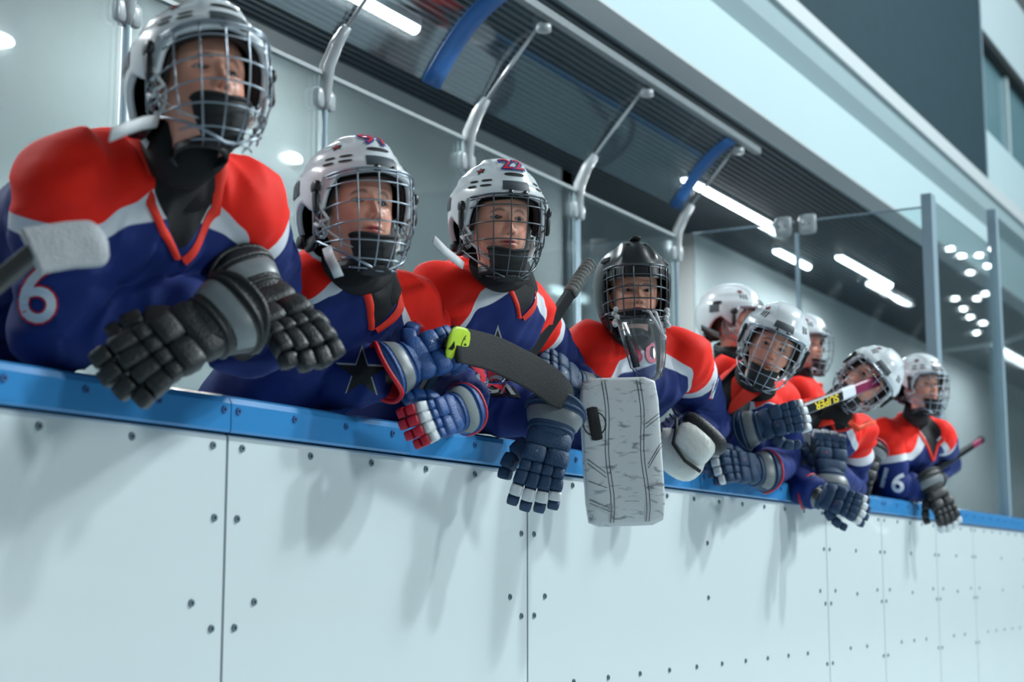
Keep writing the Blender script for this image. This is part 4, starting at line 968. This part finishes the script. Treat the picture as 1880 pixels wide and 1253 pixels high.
KID[3] = person(dict(H=(914, 412, -.16), rot=(20, -2, 0), s=.96, N=(928, 498, -.04), SR=(812, 540, .05), SL=(958, 572, .02), ER=(850, 745, .08), EL=(1045, 720, .12), WR=(1000, 760, -.13), WL=(1052, 700, -.03),
    label='third player from the left wearing helmet number 22', num='22', gx=.12, gz=-.05, V=(942, 576), Y=((898, 524), (818, 570)), hs=dict(wire='dark_wire'), brow=srgb(74, 50, 38), jk=.95, voxel=.008))
KID[4] = person(dict(H=(1162, 545, -.10), rot=(12, 3, 0), s=.93, N=(1166, 612, .0), SR=(1085, 645, .06), SL=(1252, 655, -.08), ER=(1060, 790, .10), EL=(1300, 785, .02), WR=(1120, 800, -.06), WL=(1265, 800, -.10),
    label='goalkeeper in a black mask with a white blocker and catching glove', goalie=True, mouth=.006, vd=.03, yo=.0, ysl=.22, jk=1.0, skin=srgb(226, 170, 146)))
KID[6] = person(dict(H=(1415, 640, -.22), rot=(8, -6, 24), s=.97, N=(1382, 690, -.10), SR=(1350, 712, -.02), SL=(1428, 735, .10), ER=(1335, 835, .08), EL=(1440, 850, .06), WR=(1385, 790, -.06), WL=(1388, 865, -.13),
    label='player right of the goalkeeper, head tilted, holding a purple-taped stick', hs=dict(style=1), num=None, jk=.85, gx=.0, vd=.05, yo=.04))
KID[7] = person(dict(H=(1590, 700, -.22), rot=(6, -4, 52), s=.97, N=(1530, 752, -.10), SR=(1470, 765, .02), SL=(1575, 790, -.12), ER=(1430, 875, .04), EL=(1560, 890, -.02), WR=(1504, 910, -.13), WL=(1520, 870, -.12),
    label='player leaning far sideways with his face resting by an upright glove', hs=dict(style=1), num=None, jk=.85, vd=.05))
KID[8] = person(dict(H=(1690, 710, -.10), rot=(42, 2, 0), s=.93, N=(1680, 770, .0), SR=(1625, 800, .08), SL=(1722, 800, -.06), ER=(1640, 890, .06), EL=(1738, 850, .06), WR=(1712, 898, -.08), WL=(1700, 880, .02),
    label='farthest player at the end of the bench in front of the glass post', num=None, jk=.9))
KID[5] = person(dict(H=(1345, 592, .45), rot=(70, 0, 0), s=1.0, N=(1340, 660, .48), SR=(1338, 682, .32), SL=(1348, 680, .50), ER=(1345, 770, .32), EL=(1360, 770, .50), WR=(1345, 790, .42), WL=(1380, 800, .35),
    label='player in the second row seen in profile behind the tilted head', hs=dict(style=1), num=None, jk=.8, voxel=.012))
KID[9] = person(dict(H=(1474, 636, .42), rot=(62, 0, 0), s=.95, N=(1470, 705, .48), SR=(1468, 722, .30), SL=(1478, 722, .48), ER=(1475, 800, .32), EL=(1530, 810, .35), WR=(1480, 830, .40), WL=(1583, 845, .0),
    label='player in the second row almost hidden between the two tilted heads', hs=dict(style=1), num=None, jk=.8, voxel=.012))

# gloves: wrist point, pointing direction (right, up, towards camera), back-of-hand normal
k = KID[1]
glove(k['root'], at(368, 612, -.24), cdir(-.68, -.55, .62), cdir(.35, .35, 1), 1.04, side=1, sc=S_BLACK, curl=30, label='black glove in front, fingers hanging over the rail')
glove(k['root'], at(480, 556, -.20), cdir(.62, -.62, .40), cdir(.45, .45, .9), 1.0, side=-1, sc=S_BLACK, curl=26)
k = KID[2]
glove(k['root'], at(754, 668, -.12), cdir(.78, .36, -.48), cdir(.38, .35, .85), .93, side=-1, sc=S_BLUE, curl=70, label='blue glove with a red cuff lining', thumb=1.5, grip=True)
glove(k['root'], at(824, 762, -.17), cdir(-.60, -.32, .95), cdir(.75, .25, .55), .80, side=1, sc=S_RWB, curl=34, label='blue glove with red fingertips and white stripes')
k = KID[3]
glove(k['root'], at(1008, 806, -.18), cdir(-.22, -.90, .38), cdir(.05, .15, 1), 1.03, side=1, sc=S_NAVY, curl=24, label='navy glove hanging down over the boards')
glove(k['root'], at(1046, 705, -.05), cdir(-.55, .35, .45), cdir(.45, .55, .7), .9, side=-1, sc=S_NAVY, curl=60, grip=True)
k = KID[6]
glove(k['root'], at(1378, 864, -.14), cdir(-.80, .05, .6), cdir(.4, .25, .8), .95, side=1, sc=dict(S_NAVR, inred=False), curl=40)
glove(k['root'], at(1403, 782, -.16), cdir(.85, .22, .4), cdir(-.3, .1, 1), .93, side=1, sc=S_NAVY, curl=45, thumb=1.4, grip=True)
k = KID[7]
glove(k['root'], at(1516, 914, -.14), cdir(.88, -.34, .4), cdir(-.3, .3, 1), .92, side=1, sc=S_NAVR, curl=30)
glove(k['root'], at(1523, 868, -.13), cdir(.10, 1, -.3), cdir(.05, .0, 1), 1.05, side=-1, sc=S_NAVR, curl=35)
k = KID[8]
glove(k['root'], at(1714, 905, -.10), cdir(.38, -.85, .2), cdir(.2, .2, 1), 1.02, side=1, sc=dict(S_BLACK, stripe='g_white', mark=False), curl=30)
glove(k['root'], at(1702, 880, .03), cdir(-.5, .0, .6), cdir(.0, .6, .6), .9, side=-1, sc=S_BLACK, curl=60, grip=True)
k = KID[9]
glove(k['root'], at(1590, 850, -.02), cdir(-.35, -.75, .3), cdir(.0, .2, 1), 1.0, side=1, sc=dict(S_BLACK, edge='g_crimson'), curl=30)

# ------------------------------------------------------------------ lettering on jerseys
def vw(p): return nrm(np.asarray(p)-CAM)
k = KID[1]; p = at(70, 543, -.1)
for txt, q in (('6', k),): decal(q['fra'], txt, p, cdir(1, -.12, 0), cdir(.12, 1, .1), .155, (('num_red', .03, .003), ('num_white', .006, .005)), 'sleeve_number', 'white number 6 on the sleeve', vw(p))
k = KID[3]; p = at(884, 706, -.1)
decal(k['fra'], 'PACK', p, cdir(1, -.07, 0), cdir(0, 1, 0), .065, (('num_black', .13, .003), ('num_silver', .02, .0055)), 'chest_lettering', 'silver lettering across the chest', vw(p), shear=.3)
k = KID[7]; p = at(1428, 842, -.1)
decal(k['fra'], '19', p, cdir(1, -.1, 0), cdir(.0, 1, 0), .16, (('num_pink', .05, .003), ('num_white', .012, .005)), 'sleeve_number', 'white number 19 on the sleeve', vw(p))
k = KID[8]; p = at(1636, 884, -.1)
decal(k['fra'], '16', p, cdir(1, -.35, 0), cdir(.3, 1, 0), .13, (('num_white', .02, .004),), 'sleeve_number', 'white number on the sleeve', vw(p))
k = KID[4]; p = at(1184, 650, -.1)
decal(k['fra'], '30', p, cdir(1, 0, 0), cdir(0, 1, 0), .085, (('num_pink', .02, .006),), 'chest_number', 'pink number 30 on the chest', vw(p))
p = at(1310, 716, -.05); decal(k['fra'], '7', p, cdir(1, .2, 0), cdir(-.1, 1, 0), .085, (('num_red', .05, .003), ('num_white', .015, .005)), 'sleeve_number', 'white figure on the sleeve', vw(p))
# chest star emblem: silver outline and red centre, on the second and third players
def star(fra, c, r, direction, mk, off, inner=.38):
    R_, U_ = cdir(1, -.05, 0), cdir(0, 1, 0); P = []; n = 40
    for k in range(9):
        for i in range(n):
            f = (i/4) % 1; j = i//4; qa = r if j % 2 == 0 else r*inner; qb = r*inner if j % 2 == 0 else r; a0 = math.pi/2+j*math.pi/5; a1 = a0+math.pi/5
            x = (qa*math.cos(a0)*(1-f)+qb*math.cos(a1)*f)*max(k, .02)/8; y = (qa*math.sin(a0)*(1-f)+qb*math.sin(a1)*f)*max(k, .02)/8
            o_ = c+R_*x+U_*y-direction*.3; h = fra['bvh'].ray_cast(Vector(o_), Vector(direction)); P.append(np.array(h[0])-direction*off if h[0] is not None else np.array([np.nan]*3))
    P = np.array(P); F = [f for f in grid_faces(9, n, True) if not np.isnan(P[list(f)]).any() and np.ptp(P[list(f)]@direction) < .04]; F = biggest(F)
    if F: used = sorted({v for f in F for v in f}); mp = {v: i for i, v in enumerate(used)}; ms = Ms(); ms.add(P[used], [tuple(mp[v] for v in f) for f in F]); build('chest_star', ms, mk, fra['obj'])
for kk, c, r in ((3, at(914, 682, -.1), .12), (2, at(664, 684, -.1), .062)):
    star(KID[kk]['fra'], c, r, vw(c), 'num_silver', .0022); star(KID[kk]['fra'], c-np.array([0, 0, .003]), r*.91, vw(c), 'num_black', .0034)
    if kk == 3: star(KID[kk]['fra'], c-np.array([0, 0, .006])-RV*.015, r*.5, vw(c), 'num_red', .0046, inner=.5)

# ------------------------------------------------------------------ loose helmet straps
def ribbon(ms, P, w, th, up):
    P = np.array(P); T_, U_, B_ = frames(P); up = np.asarray(up, float); U_ = np.array([nrm(up-t*np.dot(up, t)) for t in T_]); B_ = np.cross(T_, U_); V = []
    for p, u, b in zip(P, U_, B_): V += [p+u*w+b*th, p-u*w+b*th, p-u*w-b*th, p+u*w-b*th]
    n = len(P); ms.add(V, grid_faces(n, 4, True)+[(3, 2, 1, 0), tuple((n-1)*4+i for i in range(4))])
H_ = lambda i: [o for o in KID[i]['root'].children if o.name.split('.')[0] in ('helmet', 'goalkeeper_mask')][0]
for i, pts, w in ((1, [(290, 222, -.25), (262, 226, -.30), (235, 235, -.33), (203, 248, -.35)], .011), (2, [(600, 455, -.16), (606, 475, -.20), (614, 490, -.21), (622, 508, -.20)], .010), (3, [(850, 488, -.16), (838, 478, -.22), (818, 462, -.25), (796, 440, -.27)], .009)):
    ms = Ms(); ribbon(ms, [at(*p) for p in pts], w, .0015, cdir(.3, 1, .1) if i == 1 else cdir(1, .35, .2) if i == 2 else cdir(.2, 1, .3)); build('loose_strap', ms, 'strap', H_(i))
ms = Ms(); ribbon(ms, [at(1320, 616, .40), at(1305, 610, .38), at(1288, 602, .36)], .012, .002, cdir(0, 1, 0)); build('loose_strap', ms, 'black_rubber', H_(5))
ms = Ms(); ribbon(ms, [at(1312, 637, -.05), at(1330, 646, -.12), at(1352, 655, -.16)], .010, .002, cdir(0, 1, 0)); build('loose_strap', ms, 'black_rubber', H_(6))
# goalkeeper throat guard and strings
g = KID[4]; T = g['T']; hm_ = H_(4)
ms = Ms(); V = []
for i in range(11):
    f = i/10; z = -.095-.205*f; hw = .074*(1-.45*f**1.6); y = -.150-.035*math.sin(f*2.2)
    for j in range(13):
        a = -1+2*j/12; V.append((hw*a+.010*f, y+.05*a*a*(1-.3*f), z+.02*a*a*(1 if f > .8 else 0)))
ms.add(V, grid_faces(11, 13)); o = build('throat_guard', ms.xf(T), 'clear_plastic', hm_); md = o.modifiers.new('s', 'SOLIDIFY'); md.thickness = .003
E_ = [V[k*13] for k in range(11)]+[V[130+j] for j in range(1, 13)]+[V[k*13+12] for k in range(9, -1, -1)]
ms = Ms(); tube(ms, E_, .0022, 6); build('guard_rim', ms.xf(T), 'clear_bracket', hm_)
ms = Ms(); ribbon(ms, [np.array(V[13*k_+1])+np.array([.006, -.004, 0]) for k_ in (3, 4, 5, 6, 7, 8)], .011, .001, (1, 0, .3)); build('tape_strip', ms.xf(T), 'black_cloth', hm_)
for q in (-1, 1):
    ms = Ms()
    for kx in range(5): pad(ms, (q*(.080+.004*math.sin(kx*2.1)), -.115-.006*math.cos(kx*3), -.07-.012*kx), np.eye(3), (.009, .009, .009), k=2, n=3)
    build('lace_knot', ms.xf(T), 'strap', hm_)
ms = Ms(); tube(ms, [(.005, -.115, -.070), (.012, -.178, -.088), (.030, -.190, -.125), (.050, -.190, -.165)], .0045, 7); tube(ms, [(.022, -.12, -.072), (.032, -.178, -.09), (.040, -.188, -.125), (.052, -.190, -.165)], .0045, 7); pad(ms, (.052, -.19, -.170), np.eye(3), (.009, .009, .009), k=2); build('chewed_strap', ms.xf(T), 'strap', hm_)

# ------------------------------------------------------------------ goalkeeper's blocker and catching glove
def blocker_mat():
    m = mat('blocker_white', srgb(198, 202, 204), .45, var=.08, scale=6)
    nt = m.node_tree; p = nt.nodes['Principled BSDF']; base = p.inputs['Base Color'].links[0].from_socket
    tc = nt.nodes.new('ShaderNodeTexCoord'); mp = nt.nodes.new('ShaderNodeMapping'); mp.inputs['Scale'].default_value = (22, 22, 60); mp.inputs['Rotation'].default_value = (.5, .6, .3)
    nz = nt.nodes.new('ShaderNodeTexNoise'); nz.inputs['Scale'].default_value = 1.0; nz.inputs['Detail'].default_value = 7; nz.inputs['Distortion'].default_value = .6
    nt.links.new(tc.outputs['Object'], mp.inputs[0]); nt.links.new(mp.outputs[0], nz.inputs['Vector'])
    r = nt.nodes.new('ShaderNodeMapRange'); r.inputs[1].default_value = .555; r.inputs[2].default_value = .68; r.inputs[4].default_value = .75; nt.links.new(nz.outputs['Fac'], r.inputs[0])
    mx = nt.nodes.new('ShaderNodeMix'); mx.data_type = 'RGBA'; nt.links.new(r.outputs[0], mx.inputs[0]); nt.links.new(base, mx.inputs[6]); mx.inputs[7].default_value = srgb(78, 84, 92)
    nt.links.new(mx.outputs[2], p.inputs['Base Color']); return m
M['blocker'] = blocker_mat()
c0 = at(1142, 829, -.20); ux = cdir(1, .04, -.12); uz = cdir(-.13, 1, -.05); un = nrm(np.cross(ux, uz)); un = un if np.dot(un, CAM-c0) > 0 else -un; uz = nrm(np.cross(un, ux)); uz = uz if uz[2] > 0 else -uz
hw = .5*np.linalg.norm(at(1209, 824, -.2)-at(1071, 834, -.2)); hh = .5*np.linalg.norm(at(1124, 700, -.2)-at(1157, 957, -.2)); hw = .108; hh = .202
AB = np.array([ux, uz, un]); ms = Ms(); V, F = unit_pad(11.0, 8); V = V*np.array([hw, hh, .016]); V[:, 2] += .012*(V[:, 0]/hw)**2*0-.010*ss(.75, 1, -V[:, 1]/hh)
ms.add(c0+V@AB, F); bl = build('blocker', ms, 'blocker', KID[4]['root'], label='scuffed white rectangular blocker pad')
L2 = lambda V: c0+np.asarray(V)@AB
for xa in (-.045, -.036, .052, .061):
    ms = Ms(); tube(ms, [(xa+.004*math.sin(k_), -hh*.96+2*hh*.96*k_/10, .0165-.0095*float(ss(.75, 1, -(-hh*.96+2*hh*.96*k_/10)/hh))) for k_ in range(11)], .0009, 4); build('stitching', ms.xf(L2), 'grey_label', bl)
for (x0, z0, x1, z1) in ((-.10, -.02, -.05, -.06), (-.10, -.032, -.05, -.072), (-.10, -.08, -.05, -.10), (-.10, -.13, -.045, -.155), (-.10, -.14, -.045, -.165), (.066, .06, .108, .09), (.066, .07, .108, .10), (.066, -.04, .108, .02), (.066, -.05, .108, .01)):
    ms = Ms(); tube(ms, [(x0, z0, .0165), (x1, z1, .0165)], .0008, 4); build('stitching', ms.xf(L2), 'grey_label', bl)
ms = Ms(); pad(ms, (-.074, .075, .0175), np.array([nrm([1, .12, 0]), nrm([-.12, 1, 0]), [0, 0, 1.0]]), (.016, .046, .0015), k=12, n=3); build('tape_patch', ms.xf(L2), 'tape_black', bl)
ms = Ms(); tube(ms, [(-.074+.031*math.cos(t), .075+.033*math.sin(t), .0165) for t in np.linspace(0, 6.283, 25)], .0016, 5, caps=False); build('ring_mark', ms.xf(L2), 'tape_black', bl)
ms = Ms(); pad(ms, (0, 0, -.0165), np.eye(3), (hw*.99, hh*.99, .006), k=11); build('backing', ms.xf(L2), 'g_navy', bl)
ms = Ms(); pad(ms, (0, .03, -.06), np.eye(3), (.05, .07, .05), k=3); build('blocker_palm', ms.xf(L2), 'g_black', bl)
# catching glove
cc = at(1258, 822, -.15); AC = np.array([cdir(.72, -.65, .1), cdir(.62, .78, -.2), cdir(-.05, .1, 1)]); AC[2] = nrm(np.cross(AC[0], AC[1])); AC[2] *= 1 if np.dot(AC[2], CAM-cc) > 0 else -1; AC[1] = nrm(np.cross(AC[2], AC[0])); AC[1] *= 1 if AC[1][2] > 0 else -1
LC = lambda V: cc+np.asarray(V)@AC
M['catch_white'] = mat('catch_white', srgb(206, 208, 204), .38, var=.06, scale=20, bump=.2, bscale=60)
ms = Ms(); pad(ms, (-.005, -.035, 0), np.eye(3), (.092, .062, .050), k=2.5, n=6); cg = build('catching_glove', ms.xf(LC), 'catch_white', KID[4]['root'], label='bulky white catching glove with a dark cuff')
ms = Ms(); pad(ms, (.012, .012, .030), np.eye(3), (.068, .050, .042), k=3.4, n=5); build('thumb_panel', ms.xf(LC), 'catch_white', cg)
ms = Ms(); tube(ms, [(-.075, .035, .052), (-.05, .0, .066), (-.03, -.035, .058), (.03, -.052, .058), (.085, -.04, .04)], .0055, 6); build('piping', ms.xf(LC), 'black_rubber', cg)
ms = Ms(); pad(ms, (.015, .068, .012), np.eye(3), (.082, .030, .052), k=3, n=5); build('wrist_cuff', ms.xf(LC), 'g_black', cg)
for i in range(7):
    ms = Ms(); y = .06-.018*i; tube(ms, [(-.085, y, .02), (-.098, y-.008, .04), (-.080, y-.014, .05)], .0032, 5); build('lacing', ms.xf(LC), 'black_rubber', cg)

# ------------------------------------------------------------------ sticks
def shaft(root, a, b, mk, w=.0115, h=.015, up=(0, 0, 1), name='shaft'):
    ms = Ms(); a, b = np.array(a), np.array(b); t = nrm(b-a); u = nrm(np.asarray(up, float)-t*np.dot(up, t)); v = np.cross(t, u); n = 6; V = []
    for i in range(n+1):
        p = a+(b-a)*i/n
        for x, y in ((1, .6), (.7, 1), (-.7, 1), (-1, .6), (-1, -.6), (-.7, -1), (.7, -1), (1, -.6)): V.append(p+u*x*h+v*y*w)
    ms.add(V, grid_faces(n+1, 8, True)+[tuple(range(7, -1, -1)), tuple(n*8+i for i in range(8))]); return build(name, ms, mk, root, smooth=False)
def tape_knob(root, a, b, mk, r=.018, turns=9):
    a, b = np.array(a), np.array(b); P = []; R_ = []
    for i in range(turns*4+1):
        f = i/(turns*4); P.append(a+(b-a)*f); R_.append(r*(1+.10*(1 if i % 4 in (1, 2) else -.3)))
    ms = Ms(); tube(ms, P, R_, 10); return build('grip_tape', ms, mk, root)
def blade(root, pts, width, mk, nrm_, th=.004, n=24, up=None, toe=1.0):
    """pts: centre line from heel to toe"""
    pts = np.array(pts); t = np.linspace(0, 1, len(pts)); tt = np.linspace(0, 1, n); P = np.stack([np.interp(tt, t, pts[:, i]) for i in range(3)], 1)
    # smooth
    for _ in range(4): P[1:-1] = (P[:-2]+2*P[1:-1]+P[2:])/4
    T_, _, _ = frames(P); nn = np.array([nrm(np.asarray(nrm_)-a*np.dot(nrm_, a)) for a in T_]); W_ = np.cross(T_, nn); V = []
    for i in range(n):
        f = tt[i]; w = width*(1-.0*f)*math.sqrt(max(.0, 1-max(0, (f-.80)/.20)**2.3)) if f > .80 else width; w = max(w, .002)
        for a, b in ((1, .7), (.93, 1), (-.93, 1), (-1, .7), (-1, -.7), (-.93, -1), (.93, -1), (1, -.7)): V.append(P[i]+W_[i]*a*w+nn[i]*b*th)
    ms = Ms(); ms.add(V, grid_faces(n, 8, True)+[tuple(range(7, -1, -1)), tuple((n-1)*8+i for i in range(8))]); return build('blade', ms, mk, root)
# 1: white taped blade at far left
a, b = at(55, 462, -.30), at(196, 446, -.34)
s1 = thing('hockey_stick', (a[0], .3, .2), 'stick with a grey-white taped blade in front of the nearest player\'s shoulder', 'hockey stick')
blade(s1, [a, a*.5+b*.5+np.array([0, 0, .003]), b], .039, 'tape_white', cdir(0, .15, 1), .005)
shaft(s1, a+nrm(a-b)*-.01+np.array([0, 0, 0]), at(-150, 640, -.05), 'shaft_black')
# 2: black blade with lime heel
h0 = at(835, 632, -.20); m1 = at(905, 648, -.21); m2_ = at(985, 688, -.22); t0_ = at(1052, 738, -.23)
s2 = thing('hockey_stick', (at(800, 700, .3)[0], .3, .2), 'stick whose black taped blade with a lime heel lies across the third player', 'hockey stick')
b2 = blade(s2, [h0, m1, m2_, t0_], .044, 'tape_black', cdir(.1, .1, 1), .0045)
# lime heel sleeve and smile mark
ms = Ms(); V, F = unit_pad(3.4, 5); d_ = nrm(m1-h0); n_ = nrm(CAM-h0); w_ = nrm(np.cross(n_, d_)); n_ = np.cross(d_, w_); n_ = n_ if np.dot(n_, CAM-h0) > 0 else -n_
hc = h0+d_*.012; ms.add(hc+(V*np.array([.040, .041, .0056]))@np.array([d_, w_, n_]), F); build('heel_sleeve', ms, 'lime', s2)
w_ = w_ if w_[2] > 0 else -w_
ms = Ms(); tube(ms, [hc+n_*.0056+d_*(.022+.016*math.cos(t))+w_*(.026*math.sin(t)) for t in np.linspace(2.0, 4.6, 14)], .0014, 5); pad(ms, hc+n_*.0056+d_*.014+w_*.016, np.array([d_, w_, n_]), (.0016, .0016, .001), n=3); pad(ms, hc+n_*.0056+d_*.020+w_*.004, np.array([d_, w_, n_]), (.005, .003, .001), k=2, n=3); build('smile_mark', ms, 'num_black', s2)
shaft(s2, h0+nrm(h0-m1)*.02, at(740, 790, .22), 'shaft_black')
# 3: taped stick butt between third player and goalkeeper
a, b = at(1083, 484, -.06), at(975, 648, -.04); t_ = nrm(b-a)
s3 = thing('hockey_stick', (at(960, 700, .3)[0], .3, .2), 'upright stick with grey wrapped grip between the third player and the goalkeeper', 'hockey stick')
shaft(s3, a+t_*.02, b+t_*.18, 'shaft_black', w=.013, h=.017); tape_knob(s3, a, a+t_*.155, 'tape_grey', .020, 10)
# 4: purple and black stick held by the tilted player
a, b = at(1640, 688, -.30), at(1462, 758, -.20); t_ = nrm(b-a)
s4 = thing('hockey_stick', (at(1450, 780, .2)[0], .3, .2), 'stick with a purple end, white tape and yellow lettering held across the tilted faces', 'hockey stick')
LS = np.linalg.norm(b-a)
shaft(s4, a+t_*.005, a+t_*LS*.46, 'shaft_purple', up=(0, 0, 1), h=.021, w=.012, name='purple_end'); shaft(s4, a+t_*LS*.45, a+t_*LS*.58, 'num_white', up=(0, 0, 1), h=.0215, w=.0125, name='white_tape'); shaft(s4, a+t_*LS*.56, b+t_*.25, 'shaft_black', up=(0, 0, 1), h=.0205, w=.012)
V, F = text_mesh('SUPER', 1.0, .02, 0); upv = nrm(np.array([0, 0, 1.0])-t_*t_[2]); fn = nrm(np.cross(t_, upv)); fn = fn if np.dot(fn, CAM-a) > 0 else -fn; cm_ = a+t_*LS*.74+fn*.0128
ms = Ms(); V = np.array(V)*np.array([.075, .040, 1]); P = cm_+np.outer(V[:, 0], t_)-np.outer(V[:, 1], upv); ms.add(P, F); build('lettering', ms, 'yellow', s4, smooth=False)
# 5: thin stick beyond the last player
a, b = at(1802, 808, -.12), at(1690, 882, -.02); t_ = nrm(b-a)
s5 = thing('hockey_stick', (at(1690, 900, .2)[0], .3, .2), 'thin dark stick with a purple-black end pointing right past the farthest player', 'hockey stick')
shaft(s5, a, a+t_*.16, 'shaft_purple', w=.012, h=.016, name='purple_end'); tape_knob(s5, a-t_*.004, a+t_*.03, 'tape_black', .018, 3); shaft(s5, a+t_*.155, b+t_*.2, 'shaft_black', w=.012, h=.016)
# orange mouthguard-like strap by the upright glove
c = at(1583, 780, -.22); ms = Ms(); tube(ms, [at(1560, 775, -.2), at(1575, 788, -.23), at(1592, 778, -.24), at(1604, 776, -.24)], .011, 8); build('orange_strap', ms, 'orange', H_(7))

for o in bpy.data.objects:
    if '_o' in o: del o['_o']
